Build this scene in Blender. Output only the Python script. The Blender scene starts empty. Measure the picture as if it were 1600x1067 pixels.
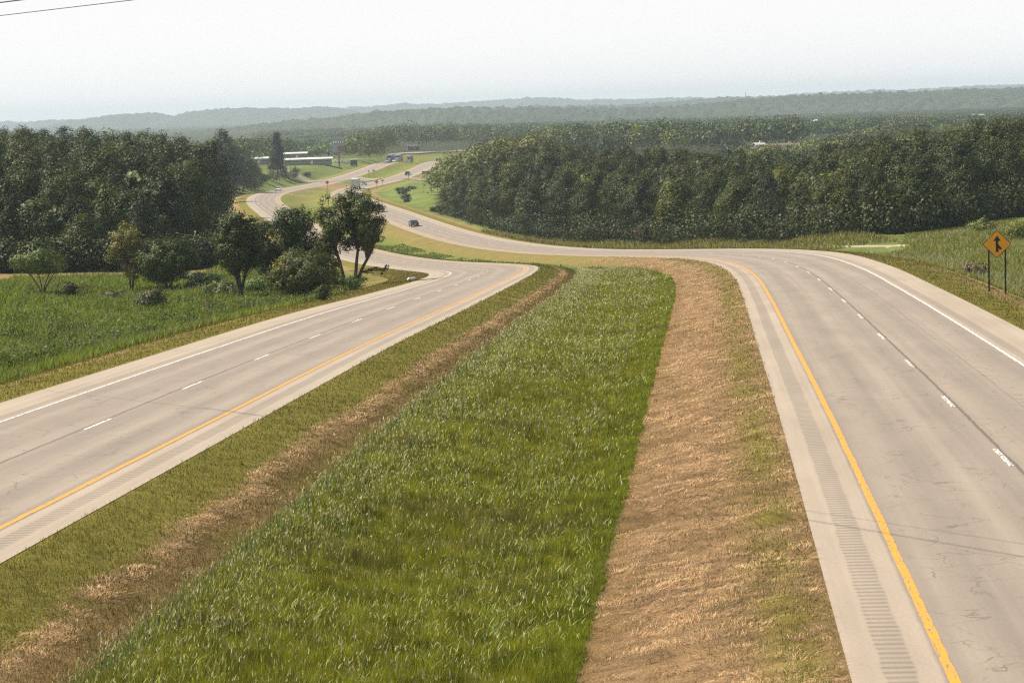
import bpy, math, random
import numpy as np
from mathutils import Matrix, Vector
R_ = math.radians
scene = bpy.context.scene
# ---------------------------------------------------------------- camera
cam_d = bpy.data.cameras.new('camera'); cam = bpy.data.objects.new('camera', cam_d); scene.collection.objects.link(cam)
scene.camera = cam
cam_d.sensor_fit = 'HORIZONTAL'; cam_d.sensor_width = 36.0; cam_d.lens = 3401.63/1600*36.0
cam_d.clip_start = 0.5; cam_d.clip_end = 80000
_p = math.atan((533.5-168.716)/3401.63); _r = 0.033328
_r0 = Vector((1, 0, 0)); _u0 = Vector((0, math.sin(_p), math.cos(_p))); _f0 = Vector((0, math.cos(_p), -math.sin(_p)))
_rt = _r0*math.cos(_r)-_u0*math.sin(_r); _up = _r0*math.sin(_r)+_u0*math.cos(_r)
cam.matrix_world = Matrix((( _rt.x, _up.x, -_f0.x, 0), (_rt.y, _up.y, -_f0.y, 0), (_rt.z, _up.z, -_f0.z, 0), (0, 0, 0, 1)))
# ---------------------------------------------------------------- light
SUN_AZ, SUN_EL = R_(-80), R_(50)           # left of and ahead of the camera, high
world = bpy.data.worlds.new('World'); scene.world = world; world.use_nodes = True
wn = world.node_tree; wn.nodes.clear()
sky = wn.nodes.new('ShaderNodeTexSky'); sky.sky_type = 'NISHITA'; sky.sun_disc = False
sky.sun_elevation = SUN_EL; sky.sun_rotation = SUN_AZ; sky.air_density = 1.0; sky.dust_density = 1.0; sky.ozone_density = 1.0; sky.altitude = 100
bg = wn.nodes.new('ShaderNodeBackground'); bg.inputs['Strength'].default_value = 0.07
wo = wn.nodes.new('ShaderNodeOutputWorld')
# a pale summer veil whitens the sky towards the horizon
tcw = wn.nodes.new('ShaderNodeTexCoord'); sxw = wn.nodes.new('ShaderNodeSeparateXYZ'); wn.links.new(tcw.outputs['Generated'], sxw.inputs[0])
mrw = wn.nodes.new('ShaderNodeMapRange'); mrw.interpolation_type = 'SMOOTHSTEP'; mrw.inputs['From Min'].default_value = 0.02; mrw.inputs['From Max'].default_value = 0.24
mrw.inputs['To Min'].default_value = 0.93; mrw.inputs['To Max'].default_value = 0.0; wn.links.new(sxw.outputs[2], mrw.inputs['Value'])
mxw = wn.nodes.new('ShaderNodeMix'); mxw.data_type = 'RGBA'; wn.links.new(mrw.outputs[0], mxw.inputs['Factor']); wn.links.new(sky.outputs[0], mxw.inputs['A']); mxw.inputs['B'].default_value = (10.4, 10.2, 10.15, 1)
wn.links.new(mxw.outputs['Result'], bg.inputs[0]); wn.links.new(bg.outputs[0], wo.inputs[0])
sd = bpy.data.lights.new('sun', 'SUN'); sd.energy = 5.0; sd.angle = R_(0.55); sd.color = (1.0, 0.90, 0.75)
sun = bpy.data.objects.new('sun', sd); scene.collection.objects.link(sun)
sv = Vector((math.sin(SUN_AZ)*math.cos(SUN_EL), math.cos(SUN_AZ)*math.cos(SUN_EL), math.sin(SUN_EL)))
sun.rotation_euler = sv.to_track_quat('Z', 'Y').to_euler(); sun.location = sv*200
scene.view_settings.view_transform = 'Standard'; scene.view_settings.look = 'None'
scene.view_settings.gamma = 1.0; scene.view_settings.exposure = 0.57; scene.view_settings.use_curve_mapping = False
scene.cycles.max_bounces = 6; scene.cycles.volume_bounces = 2; scene.cycles.transparent_max_bounces = 12
scene.cycles.use_denoising = False; scene.cycles.use_adaptive_sampling = False
scene.cycles.filter_width = 1.3
HAZE = 1.1e-4
# ---------------------------------------------------------------- helpers
COL = scene.collection
def tag(o, label=None, cat=None, group=None, kind=None):
    if label: o['label'] = label
    if cat: o['category'] = cat
    if group: o['group'] = group
    if kind: o['kind'] = kind
    return o
def empty(name, loc, label=None, cat=None, group=None, rz=0.0):
    o = bpy.data.objects.new(name, None); COL.objects.link(o); o.location = loc; o.rotation_euler = (0, 0, rz)
    o.empty_display_size = 0.3
    return tag(o, label, cat, group)
def mesh_obj(name, V, F, mat, parent=None, col=None, uv=None, smooth=False):
    """V (n,3); F list of faces or (m,k) array; col (n,3) base colour per vertex; uv (n,2) per vertex"""
    me = bpy.data.meshes.new(name); V = np.asarray(V, np.float32)
    if isinstance(F, np.ndarray):
        k = F.shape[1]; m = len(F)
        me.vertices.add(len(V)); me.vertices.foreach_set('co', V.ravel())
        me.loops.add(m*k); me.loops.foreach_set('vertex_index', F.astype(np.int32).ravel())
        me.polygons.add(m); me.polygons.foreach_set('loop_start', np.arange(0, m*k, k, dtype=np.int32))
        me.polygons.foreach_set('loop_total', np.full(m, k, np.int32))
        me.update(calc_edges=True); me.validate()
    else:
        me.from_pydata([tuple(map(float, v)) for v in V], [], [tuple(map(int, f)) for f in F]); me.update()
    if col is not None:
        a = me.color_attributes.new('Col', 'FLOAT_COLOR', 'POINT')
        c = np.ones((len(me.vertices), 4), np.float32); c[:, :3] = col; a.data.foreach_set('color', c.ravel())
    if uv is not None:
        u = me.uv_layers.new(name='UVMap'); li = np.zeros(len(me.loops), np.int32); me.loops.foreach_get('vertex_index', li)
        u.data.foreach_set('uv', np.asarray(uv, np.float32)[li].ravel())
    if smooth: me.polygons.foreach_set('use_smooth', np.ones(len(me.polygons), bool))
    me.materials.append(mat)
    o = bpy.data.objects.new(name, me); COL.objects.link(o)
    if parent is not None: o.parent = parent
    return o
class MB:
    """collects simple solids into one mesh"""
    def __init__(s): s.V = []; s.F = []
    def add(s, V, F):
        b = len(s.V); s.V += [tuple(v) for v in V]; s.F += [tuple(i+b for i in f) for f in F]; return s
    def box(s, c, d, rz=0.0, taper=1.0):
        x, y, z = d[0]/2, d[1]/2, d[2]/2; ca, sa = math.cos(rz), math.sin(rz); V = []
        for k, (i, j) in enumerate(((-1, -1), (1, -1), (1, 1), (-1, 1))):
            V.append((i*x, j*y, -z))
        for k, (i, j) in enumerate(((-1, -1), (1, -1), (1, 1), (-1, 1))):
            V.append((i*x*taper, j*y*taper, z))
        V = [(c[0]+a*ca-b*sa, c[1]+a*sa+b*ca, c[2]+h) for a, b, h in V]
        return s.add(V, [(3, 2, 1, 0), (4, 5, 6, 7), (0, 1, 5, 4), (1, 2, 6, 5), (2, 3, 7, 6), (3, 0, 4, 7)])
    def tube(s, pts, rad, n=8, cap=True):
        pts = [Vector(p) for p in pts]; b = len(s.V)
        for i, p in enumerate(pts):
            d = (pts[min(i+1, len(pts)-1)]-pts[max(i-1, 0)]).normalized()
            a = d.orthogonal().normalized(); c = d.cross(a)
            r = rad[i] if hasattr(rad, '__len__') else rad
            for k in range(n):
                t = 2*math.pi*k/n; s.V.append(tuple(p+(a*math.cos(t)+c*math.sin(t))*r))
        for i in range(len(pts)-1):
            for k in range(n):
                k2 = (k+1) % n; s.F.append((b+i*n+k, b+i*n+k2, b+(i+1)*n+k2, b+(i+1)*n+k))
        if cap:
            s.F.append(tuple(b+k for k in range(n))[::-1]); s.F.append(tuple(b+(len(pts)-1)*n+k for k in range(n)))
        return s
    def prism(s, prof, x0, x1, axis='x'):
        """extrude a profile [(a,b)...] between two positions along an axis"""
        n = len(prof); b = len(s.V)
        for X in (x0, x1):
            for a, h in prof:
                s.V.append((X, a, h) if axis == 'x' else (a, X, h) if axis == 'y' else (a, h, X))
        for k in range(n):
            k2 = (k+1) % n; s.F.append((b+k, b+k2, b+n+k2, b+n+k))
        s.F.append(tuple(b+k for k in range(n))[::-1]); s.F.append(tuple(b+n+k for k in range(n)))
        return s
    def build(s, name, mat, parent=None, bevel=0.0):
        o = mesh_obj(name, s.V, s.F, mat, parent)
        import bmesh
        bm = bmesh.new(); bm.from_mesh(o.data); bmesh.ops.recalc_face_normals(bm, faces=bm.faces); bm.to_mesh(o.data); bm.free()
        if bevel:
            m = o.modifiers.new('bevel', 'BEVEL'); m.width = bevel; m.segments = 2; m.limit_method = 'ANGLE'
        return o
def copy_tree(o, parent=None):
    c = o.copy(); COL.objects.link(c); c.parent = parent
    for ch in [k for k in bpy.data.objects if k.parent == o]:
        copy_tree(ch, c)
    return c
# ---------------------------------------------------------------- materials
def new_mat(name):
    m = bpy.data.materials.new(name); m.use_nodes = True; nt = m.node_tree
    return m, nt, nt.nodes['Principled BSDF'], nt.nodes['Material Output']
def N(nt, t, **kw):
    n = nt.nodes.new(t)
    for k, v in kw.items():
        if k.startswith('_'): setattr(n, k[1:], v)
        else: n.inputs[k.replace('__', ' ')].default_value = v
    return n
def plain(name, col, rough=0.6, metal=0.0, spec=0.4, vary=0.12, scale=3.0):
    m, nt, b, _ = new_mat(name)
    tc = N(nt, 'ShaderNodeTexCoord'); n = N(nt, 'ShaderNodeTexNoise', Scale=scale, Detail=5.0)
    nt.links.new(tc.outputs['Object'], n.inputs['Vector'])
    mp = N(nt, 'ShaderNodeMapRange'); mp.inputs['To Min'].default_value = 1-vary; mp.inputs['To Max'].default_value = 1+vary
    nt.links.new(n.outputs['Fac'], mp.inputs['Value'])
    mx = N(nt, 'ShaderNodeVectorMath', _operation='SCALE'); mx.inputs[0].default_value = col; nt.links.new(mp.outputs[0], mx.inputs['Scale'])
    nt.links.new(mx.outputs[0], b.inputs['Base Color'])
    b.inputs['Roughness'].default_value = rough; b.inputs['Metallic'].default_value = metal; b.inputs['Specular IOR Level'].default_value = spec
    return m
def leafy(name, transl=0.35, rough=0.55, spec=0.35, tint=(1, 1, 1)):
    """foliage and grass: colour from the mesh, light passing through"""
    m, nt, b, out = new_mat(name)
    at_ = N(nt, 'ShaderNodeVertexColor'); at_.layer_name = 'Col'
    mul = N(nt, 'ShaderNodeMix', _data_type='RGBA', _blend_type='MULTIPLY'); mul.inputs['Factor'].default_value = 1.0
    oi = N(nt, 'ShaderNodeObjectInfo'); rp = N(nt, 'ShaderNodeValToRGB'); 
    rp.color_ramp.elements[0].color = (0.80*tint[0], 0.86*tint[1], 0.80*tint[2], 1); rp.color_ramp.elements[1].color = (1.18*tint[0], 1.1*tint[1], 1.0*tint[2], 1)
    nt.links.new(oi.outputs['Random'], rp.inputs[0]); nt.links.new(at_.outputs['Color'], mul.inputs['A']); nt.links.new(rp.outputs[0], mul.inputs['B'])
    nt.links.new(mul.outputs['Result'], b.inputs['Base Color'])
    b.inputs['Roughness'].default_value = rough; b.inputs['Specular IOR Level'].default_value = spec
    tr = N(nt, 'ShaderNodeBsdfTranslucent'); g = N(nt, 'ShaderNodeMix', _data_type='RGBA', _blend_type='MULTIPLY'); g.inputs['Factor'].default_value = 1.0
    g.inputs['B'].default_value = (1.15, 1.25, 0.5, 1); nt.links.new(mul.outputs['Result'], g.inputs['A']); nt.links.new(g.outputs['Result'], tr.inputs['Color'])
    mx = N(nt, 'ShaderNodeMixShader'); mx.inputs[0].default_value = transl
    nt.links.new(b.outputs[0], mx.inputs[1]); nt.links.new(tr.outputs[0], mx.inputs[2]); nt.links.new(mx.outputs[0], out.inputs['Surface'])
    return m
M = {}
M['leaf'] = leafy('leaves', 0.17, 0.5, 0.2); M['grass'] = leafy('grass_blades', 0.38, 0.5, 0.3); M['straw'] = leafy('dry_grass', 0.22, 0.7, 0.2)
M['bark'] = plain('bark', (0.10, 0.075, 0.055), 0.9, 0, 0.1, 0.35, 6.0)
def ground_mat():
    m, nt, b, out = new_mat('ground_cover')
    at_ = N(nt, 'ShaderNodeVertexColor'); at_.layer_name = 'Col'; tc = N(nt, 'ShaderNodeTexCoord')
    prev = at_.outputs['Color']
    for sc, lo, hi, det in ((0.35, 0.85, 1.15, 3.0), (3.0, 0.72, 1.28, 6.0), (22.0, 0.65, 1.35, 4.0)):
        n = N(nt, 'ShaderNodeTexNoise', Scale=sc, Detail=det, Roughness=0.65); nt.links.new(tc.outputs['Object'], n.inputs['Vector'])
        mp = N(nt, 'ShaderNodeMapRange'); mp.inputs['From Min'].default_value = 0.3; mp.inputs['From Max'].default_value = 0.7
        mp.inputs['To Min'].default_value = lo; mp.inputs['To Max'].default_value = hi; nt.links.new(n.outputs['Fac'], mp.inputs['Value'])
        v = N(nt, 'ShaderNodeVectorMath', _operation='SCALE'); nt.links.new(prev, v.inputs[0]); nt.links.new(mp.outputs[0], v.inputs['Scale']); prev = v.outputs[0]
    nt.links.new(prev, b.inputs['Base Color']); b.inputs['Roughness'].default_value = 0.95; b.inputs['Specular IOR Level'].default_value = 0.1
    bp = N(nt, 'ShaderNodeBump', Strength=0.8, Distance=0.08); nt.links.new(n.outputs['Fac'], bp.inputs['Height']); nt.links.new(bp.outputs[0], b.inputs['Normal'])
    return m
M['ground'] = ground_mat()
def math_(nt, op, a, b_=None, c=None):
    n = N(nt, 'ShaderNodeMath', _operation=op)
    for i, v in enumerate((a, b_, c)):
        if v is None: continue
        if isinstance(v, (int, float)): n.inputs[i].default_value = v
        else: nt.links.new(v, n.inputs[i])
    return n.outputs[0]
def band(nt, v, lo, hi, soft=0.03):
    a = N(nt, 'ShaderNodeMapRange', _interpolation_type='SMOOTHSTEP'); nt.links.new(v, a.inputs['Value'])
    a.inputs['From Min'].default_value = lo-soft; a.inputs['From Max'].default_value = lo+soft
    c = N(nt, 'ShaderNodeMapRange', _interpolation_type='SMOOTHSTEP'); nt.links.new(v, c.inputs['Value'])
    c.inputs['From Min'].default_value = hi-soft; c.inputs['From Max'].default_value = hi+soft
    return math_(nt, 'SUBTRACT', a.outputs[0], c.outputs[0])
def mixc(nt, fac, a, b_):
    n = N(nt, 'ShaderNodeMix', _data_type='RGBA')
    for k, v in (('Factor', fac), ('A', a), ('B', b_)):
        if isinstance(v, (int, float)): n.inputs[k].default_value = v
        elif isinstance(v, tuple): n.inputs[k].default_value = v+(1,)
        else: nt.links.new(v, n.inputs[k])
    return n.outputs['Result']
def road_mat():
    """UV: u = metres along, v = metres across, 0 at the centre of the two lanes, + towards the white line side"""
    m, nt, b, out = new_mat('worn_concrete_asphalt')
    uv = N(nt, 'ShaderNodeUVMap'); sp = N(nt, 'ShaderNodeSeparateXYZ'); nt.links.new(uv.outputs[0], sp.inputs[0])
    U, V = sp.outputs[0], sp.outputs[1]
    def noise(sx, sy, sc, det=4.0, rough=0.6):
        mp = N(nt, 'ShaderNodeMapping'); mp.inputs['Scale'].default_value = (sx, sy, 1); nt.links.new(uv.outputs[0], mp.inputs['Vector'])
        n = N(nt, 'ShaderNodeTexNoise', Scale=sc, Detail=det, Roughness=rough); nt.links.new(mp.outputs[0], n.inputs['Vector']); return n.outputs['Fac']
    lane = (0.264, 0.222, 0.180); should = (0.378, 0.314, 0.240); dark = (0.17, 0.145, 0.12); tan = (0.37, 0.31, 0.24)
    # wandering edge between lane and shoulder pavement
    w1 = math_(nt, 'MULTIPLY', math_(nt, 'SUBTRACT', noise(1, 1, 0.8), 0.5), 0.12)
    Vw = math_(nt, 'ADD', V, w1)
    c = mixc(nt, band(nt, Vw, -3.78, 3.72, 0.05), should, lane)
    # wheel paths slightly paler, centre of each lane darker with oil
    wv = math_(nt, 'SINE', math_(nt, 'MULTIPLY', Vw, 2*math.pi/1.83))
    ws = N(nt, 'ShaderNodeMapRange'); nt.links.new(wv, ws.inputs['Value']); ws.inputs['From Min'].default_value = -1; ws.inputs['To Min'].default_value = 0; ws.inputs['To Max'].default_value = 0.9
    inl = band(nt, V, -3.4, 3.4, 0.2)
    strk = noise(0.03, 1.6, 1.0, 3.0)
    c = mixc(nt, math_(nt, 'MULTIPLY', math_(nt, 'MULTIPLY', ws.outputs[0], inl), strk), c, tan)
    # blotches and speckle
    n1 = noise(0.15, 0.6, 1.0, 5.0); n2 = noise(1, 1, 14.0, 3.0, 0.8); n3 = noise(0.02, 3.0, 1.0, 3.0)
    tot = math_(nt, 'ADD', math_(nt, 'ADD', math_(nt, 'MULTIPLY', n1, 0.44), math_(nt, 'MULTIPLY', n2, 0.50)), math_(nt, 'MULTIPLY', n3, 0.34))
    sc_ = math_(nt, 'ADD', tot, 0.36)
    v = N(nt, 'ShaderNodeVectorMath', _operation='SCALE'); nt.links.new(c, v.inputs[0]); nt.links.new(sc_, v.inputs['Scale']); c = v.outputs[0]
    # rumble strips: ground grooves with dirt, beside both lines
    rb = math_(nt, 'MAXIMUM', band(nt, Vw, -4.60, -4.13, 0.04), band(nt, Vw, 3.86, 4.28, 0.04))
    per = math_(nt, 'FRACT', math_(nt, 'DIVIDE', U, 0.31)); gr = band(nt, per, 0.2, 0.62, 0.1)
    jit = noise(3.2, 0.6, 1.0, 2.0); gr2 = math_(nt, 'MULTIPLY', gr, math_(nt, 'ADD', jit, 0.35))
    rfac = math_(nt, 'MULTIPLY', rb, math_(nt, 'ADD', math_(nt, 'MULTIPLY', gr2, 0.50), 0.20))
    c = mixc(nt, rfac, c, dark)
    # longitudinal joint between the lanes + a faint one in the outer lane
    jw = math_(nt, 'ADD', Vw, math_(nt, 'MULTIPLY', noise(0.5, 0, 1.0, 3.0), 0.10))
    jf = math_(nt, 'MULTIPLY', band(nt, jw, 0.10, 0.19, 0.03), 0.75)
    j2 = math_(nt, 'MULTIPLY', band(nt, jw, 1.93, 1.98, 0.02), math_(nt, 'MULTIPLY', noise(0.12, 0, 1.0, 2.0), 0.8))
    c = mixc(nt, math_(nt, 'MAXIMUM', jf, j2), c, (0.11, 0.09, 0.08))
    # crazed cracks
    wp = N(nt, 'ShaderNodeTexNoise', Scale=1.3, Detail=4.0); nt.links.new(uv.outputs[0], wp.inputs['Vector'])
    ad = N(nt, 'ShaderNodeVectorMath', _operation='ADD'); nt.links.new(uv.outputs[0], ad.inputs[0]); nt.links.new(wp.outputs['Color'], ad.inputs[1])
    vo = N(nt, 'ShaderNodeTexVoronoi', _feature='DISTANCE_TO_EDGE', Scale=0.8); nt.links.new(ad.outputs[0], vo.inputs['Vector'])
    ck = N(nt, 'ShaderNodeMapRange'); nt.links.new(vo.outputs['Distance'], ck.inputs['Value']); ck.inputs['From Min'].default_value = 0.004; ck.inputs['From Max'].default_value = 0.020
    ck.inputs['To Min'].default_value = 1.0; ck.inputs['To Max'].default_value = 0.0
    cm = N(nt, 'ShaderNodeMapRange'); nt.links.new(noise(0.5, 1.2, 0.6, 4.0), cm.inputs['Value']); cm.inputs['From Min'].default_value = 0.44; cm.inputs['From Max'].default_value = 0.62
    cf = math_(nt, 'MULTIPLY', math_(nt, 'MULTIPLY', ck.outputs[0], cm.outputs[0]), math_(nt, 'MULTIPLY', inl, 0.65))
    c = mixc(nt, cf, c, (0.10, 0.08, 0.07))
    # thin cracks straight across
    tj = math_(nt, 'ADD', U, math_(nt, 'MULTIPLY', noise(0.3, 1.2, 1.0, 4.0), 2.2)); tp = math_(nt, 'FRACT', math_(nt, 'DIVIDE', tj, 3.7))
    tf = math_(nt, 'MULTIPLY', band(nt, tp, 0.5, 0.507, 0.003), math_(nt, 'MULTIPLY', cm.outputs[0], 0.35)); c = mixc(nt, tf, c, (0.13, 0.11, 0.09))
    nt.links.new(c, b.inputs['Base Color']); b.inputs['Roughness'].default_value = 0.85; b.inputs['Specular IOR Level'].default_value = 0.25
    hgt = math_(nt, 'SUBTRACT', math_(nt, 'MULTIPLY', n2, 0.4), math_(nt, 'MULTIPLY', math_(nt, 'MULTIPLY', gr, rb), 1.0))
    bp = N(nt, 'ShaderNodeBump', Strength=0.5, Distance=0.012); nt.links.new(hgt, bp.inputs['Height']); nt.links.new(bp.outputs[0], b.inputs['Normal'])
    return m
M['road'] = road_mat()
def paint_mat(name, col, wear):
    m, nt, b, out = new_mat(name)
    uv = N(nt, 'ShaderNodeUVMap'); n = N(nt, 'ShaderNodeTexNoise', Scale=1.0, Detail=5.0, Roughness=0.7)
    mp = N(nt, 'ShaderNodeMapping'); mp.inputs['Scale'].default_value = (3.0, 22.0, 1); nt.links.new(uv.outputs[0], mp.inputs['Vector']); nt.links.new(mp.outputs[0], n.inputs['Vector'])
    r = N(nt, 'ShaderNodeMapRange'); nt.links.new(n.outputs['Fac'], r.inputs['Value']); r.inputs['From Min'].default_value = wear; r.inputs['From Max'].default_value = wear+0.1
    r.inputs['To Min'].default_value = 1; r.inputs['To Max'].default_value = 0
    n2 = N(nt, 'ShaderNodeTexNoise', Scale=1.0, Detail=2.0); m2 = N(nt, 'ShaderNodeMapping'); m2.inputs['Scale'].default_value = (9.0, 0.8, 1); nt.links.new(uv.outputs[0], m2.inputs['Vector']); nt.links.new(m2.outputs[0], n2.inputs['Vector'])
    r2 = N(nt, 'ShaderNodeMapRange'); nt.links.new(n2.outputs['Fac'], r2.inputs['Value']); r2.inputs['From Min'].default_value = 0.63; r2.inputs['From Max'].default_value = 0.66; r2.inputs['To Max'].default_value = 0.6
    c = mixc(nt, math_(nt, 'MAXIMUM', r.outputs[0], r2.outputs[0]), col, (0.24, 0.2, 0.16))
    nt.links.new(c, b.inputs['Base Color']); b.inputs['Roughness'].default_value = 0.7; return m
M['yellow'] = paint_mat('yellow_line_paint', (0.80, 0.34, 0.025), 0.40)
M['white_line'] = paint_mat('white_line_paint', (0.80, 0.77, 0.70), 0.42)
M['white_worn'] = paint_mat('worn_white_paint', (0.78, 0.75, 0.68), 0.45)
# ---------------------------------------------------------------- surveyed geometry (metres, camera at the origin)
# (x, y, offset of far carriageway, its height, its bank, offset of near carriageway, its height, its bank) every 30 m
ROWS = np.array([
(-8.52,-28.4,12.80,-6.94,0.0095,-12.80,-6.72,0.0238),
(-5.72,1.55,12.80,-7.64,0.0095,-12.80,-7.42,0.0238),
(-2.92,31.49,12.80,-8.34,0.0095,-12.80,-8.12,0.0238),
(-0.11,61.36,12.76,-9.04,0.0181,-12.76,-8.98,0.0210),
(2.61,91.24,12.73,-9.86,0.0275,-12.73,-9.99,0.0324),
(5.36,121.11,12.71,-10.82,0.0290,-12.71,-11.16,0.0279),
(7.94,151.00,12.72,-11.96,0.0463,-12.72,-12.49,0.0513),
(9.78,180.94,12.71,-13.33,0.0627,-12.67,-14.01,0.0592),
(10.34,210.93,12.60,-14.98,0.0588,-12.57,-15.71,0.0596),
(9.28,240.91,12.49,-16.81,0.0562,-12.46,-17.57,0.0577),
(6.61,270.79,12.43,-18.71,0.0523,-12.38,-19.46,0.0568),
(2.68,300.53,12.39,-20.54,0.0430,-12.36,-21.25,0.0500),
(-2.14,330.14,12.38,-22.22,0.0342,-12.36,-22.86,0.0391),
(-7.42,359.67,12.41,-23.63,0.0351,-12.40,-24.21,0.0323),
(-12.93,389.16,12.46,-24.72,0.0363,-12.46,-25.28,0.0255),
(-18.52,418.63,12.53,-25.46,0.0399,-12.54,-26.07,0.0163),
(-24.02,448.12,12.59,-25.86,0.0421,-12.61,-26.57,0.0093),
(-29.36,477.64,12.63,-26.00,0.0432,-12.64,-26.81,0.0048),
(-34.57,507.19,12.63,-25.95,0.0415,-12.64,-26.86,0.0009),
(-39.68,536.75,12.60,-25.83,0.0363,-12.60,-26.77,-0.0031),
(-44.74,566.32,12.57,-25.73,0.0288,-12.57,-26.65,-0.0072),
(-49.74,595.90,12.58,-25.71,0.0205,-12.58,-26.54,-0.0114),
(-54.58,625.51,12.66,-25.77,0.0145,-12.68,-26.50,-0.0152),
(-59.06,655.17,12.82,-25.94,0.0100,-12.84,-26.53,-0.0185),
(-62.99,684.91,12.99,-26.19,0.0066,-13.02,-26.65,-0.0211),
(-66.15,714.74,13.12,-26.52,0.0035,-13.16,-26.84,-0.0221),
(-68.45,744.65,13.20,-26.93,0.0007,-13.22,-27.11,-0.0213),
(-69.81,774.62,13.23,-27.39,-0.0016,-13.25,-27.46,-0.0192),
(-70.25,804.62,13.22,-27.87,-0.0038,-13.24,-27.88,-0.0171),
(-69.85,834.61,13.20,-28.33,-0.0059,-13.21,-28.35,-0.0151),
(-68.74,864.59,13.18,-28.74,-0.0070,-13.18,-28.81,-0.0131),
(-67.01,894.54,13.18,-29.05,-0.0075,-13.18,-29.16,-0.0106),
(-64.82,924.46,13.20,-29.22,-0.0076,-13.20,-29.31,-0.0077),
(-62.26,954.35,13.20,-29.16,-0.0049,-13.20,-29.17,-0.0037),
(-59.39,984.22,13.12,-28.82,0.0003,-13.12,-28.73,0.0014),
(-56.19,1014.04,12.88,-28.12,0.0079,-12.88,-28.00,0.0071),
(-52.57,1043.83,12.70,-27.06,0.0178,-12.70,-27.03,0.0120),
(-48.9,1073.6,12.6,-25.80,0.0200,-12.6,-25.80,0.0150),
(-46.0,1103.4,12.6,-25.60,0.0100,-12.6,-25.50,0.0150),
(-44.0,1133.4,12.6,-26.40,0.0,-12.6,-26.20,0.0),
(-43.0,1163.4,12.6,-27.60,0.0,-12.6,-27.40,0.0),
(-42.5,1193.4,12.6,-28.60,0.0,-12.6,-28.40,0.0),
(-42.0,1223.4,12.6,-29.00,0.0,-12.6,-29.00,0.0),
(-41.5,1253.4,12.6,-29.00,0.0,-12.6,-29.00,0.0)])
SK = np.arange(len(ROWS))*30.0-60.0
WI, WOR, WOL = 1.5, 2.05, 2.29          # shoulders beside the yellow and the white lines

def smooth_rows(s):
    """cubic (Catmull-Rom) interpolation of ROWS at stations s; straight beyond the last row"""
    s = np.asarray(s, float)
    smax = SK[-1]
    sc = np.clip(s, SK[0], smax)
    u = (sc-SK[0])/30.0
    i = np.clip(np.floor(u).astype(int), 0, len(ROWS)-2); t = (u-i)[:, None]
    p0 = ROWS[np.maximum(i-1, 0)]; p1 = ROWS[i]; p2 = ROWS[i+1]; p3 = ROWS[np.minimum(i+2, len(ROWS)-1)]
    r = 0.5*((2*p1)+(-p0+p2)*t+(2*p0-5*p1+4*p2-p3)*t*t+(-p0+3*p1-3*p2+p3)*t**3)
    ex = np.maximum(s-smax, 0)
    r[:, 1] += ex; r[:, 0] += ex*0.016
    return r

def frame(s):
    r = smooth_rows(s); a = smooth_rows(np.asarray(s)+2.0); b = smooth_rows(np.asarray(s)-2.0)
    tx = a[:, 0]-b[:, 0]; ty = a[:, 1]-b[:, 1]; n = np.hypot(tx, ty); tx /= n; ty /= n
    return r, ty, -tx            # row, normal (to the right) = (ty,-tx)

CTRL = [  # picture column, picture row, distance -> height of the ground away from the road
(1600,560,90),(1600,500,120),(1600,440,150),(1600,390,175),(1600,366,210),(1500,382,205),(1440,392,200),(1400,392,205),
(1300,380,250),(1600,347,270),(1450,372,255),(1100,378,300),(900,376,355),(800,362,400),(720,340,470),(1600,315,380),(1300,330,380),(1000,330,430),
(1600,283,500),(1200,290,520),(900,290,560),
(650,300,700),(700,300,690),(690,320,560),(620,330,570),(690,279,925),(740,279,925),(740,262,1060),
(0,600,104),(0,520,146),(0,450,208),(200,455,205),(350,470,182),(545,437,188),(120,430,236),(0,428,238),(300,428,240),(440,432,235),(520,415,250),
(0,365,310),(150,370,310),(300,370,330),(0,310,430),(200,310,440),(340,340,470),(0,275,560),(200,275,580),(370,303,620),(390,292,720),(350,300,640),(330,300,600),
(370,278,820),(450,277,880),(500,262,1010),(400,262,1000),(560,255,1060),(600,248,1100),(400,256,1150),(300,262,1150),
(0,250,900),(200,250,900),(660,240,1400),(740,236,1500),(560,245,1350),(900,232,1300),(1200,243,950),(1400,225,1000),(1600,225,900),(1100,232,1200),
(0,245,1500),(200,240,1500),(400,235,1500),(0,215,4000),(400,203,4000),(800,192,4000),(1200,179,4000),(1600,166,4000),
(0,200,15000),(400,187,15000),(800,175,15000),(1200,161,15000),(1600,148,15000),(0,198,25000),(800,172,25000),(1600,145,25000),(1600,1200,20),(0,1400,20),(800,1300,20)]
FPX, YH, ROLL = 3401.63, 168.716, 0.033328
_cp = []
for (cx, cy, cd) in CTRL:
    yh = YH-(cx-800)*math.tan(ROLL)
    _cp.append(((cx-800)/FPX*4.0, math.log(cd)*2.2, -(cy-yh)/FPX*cd))
_cp = np.array(_cp)

def base_z(x, y):
    y_ = np.maximum(y, 15.0)
    a = np.clip(x/y_*4.0, -3.5, 3.5); b = np.log(y_)*2.2
    d2 = (a[..., None]-_cp[:, 0])**2+(b[..., None]-_cp[:, 1])**2+0.006
    w = d2**-2.0
    return (w*_cp[:, 2]).sum(-1)/w.sum(-1)

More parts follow.
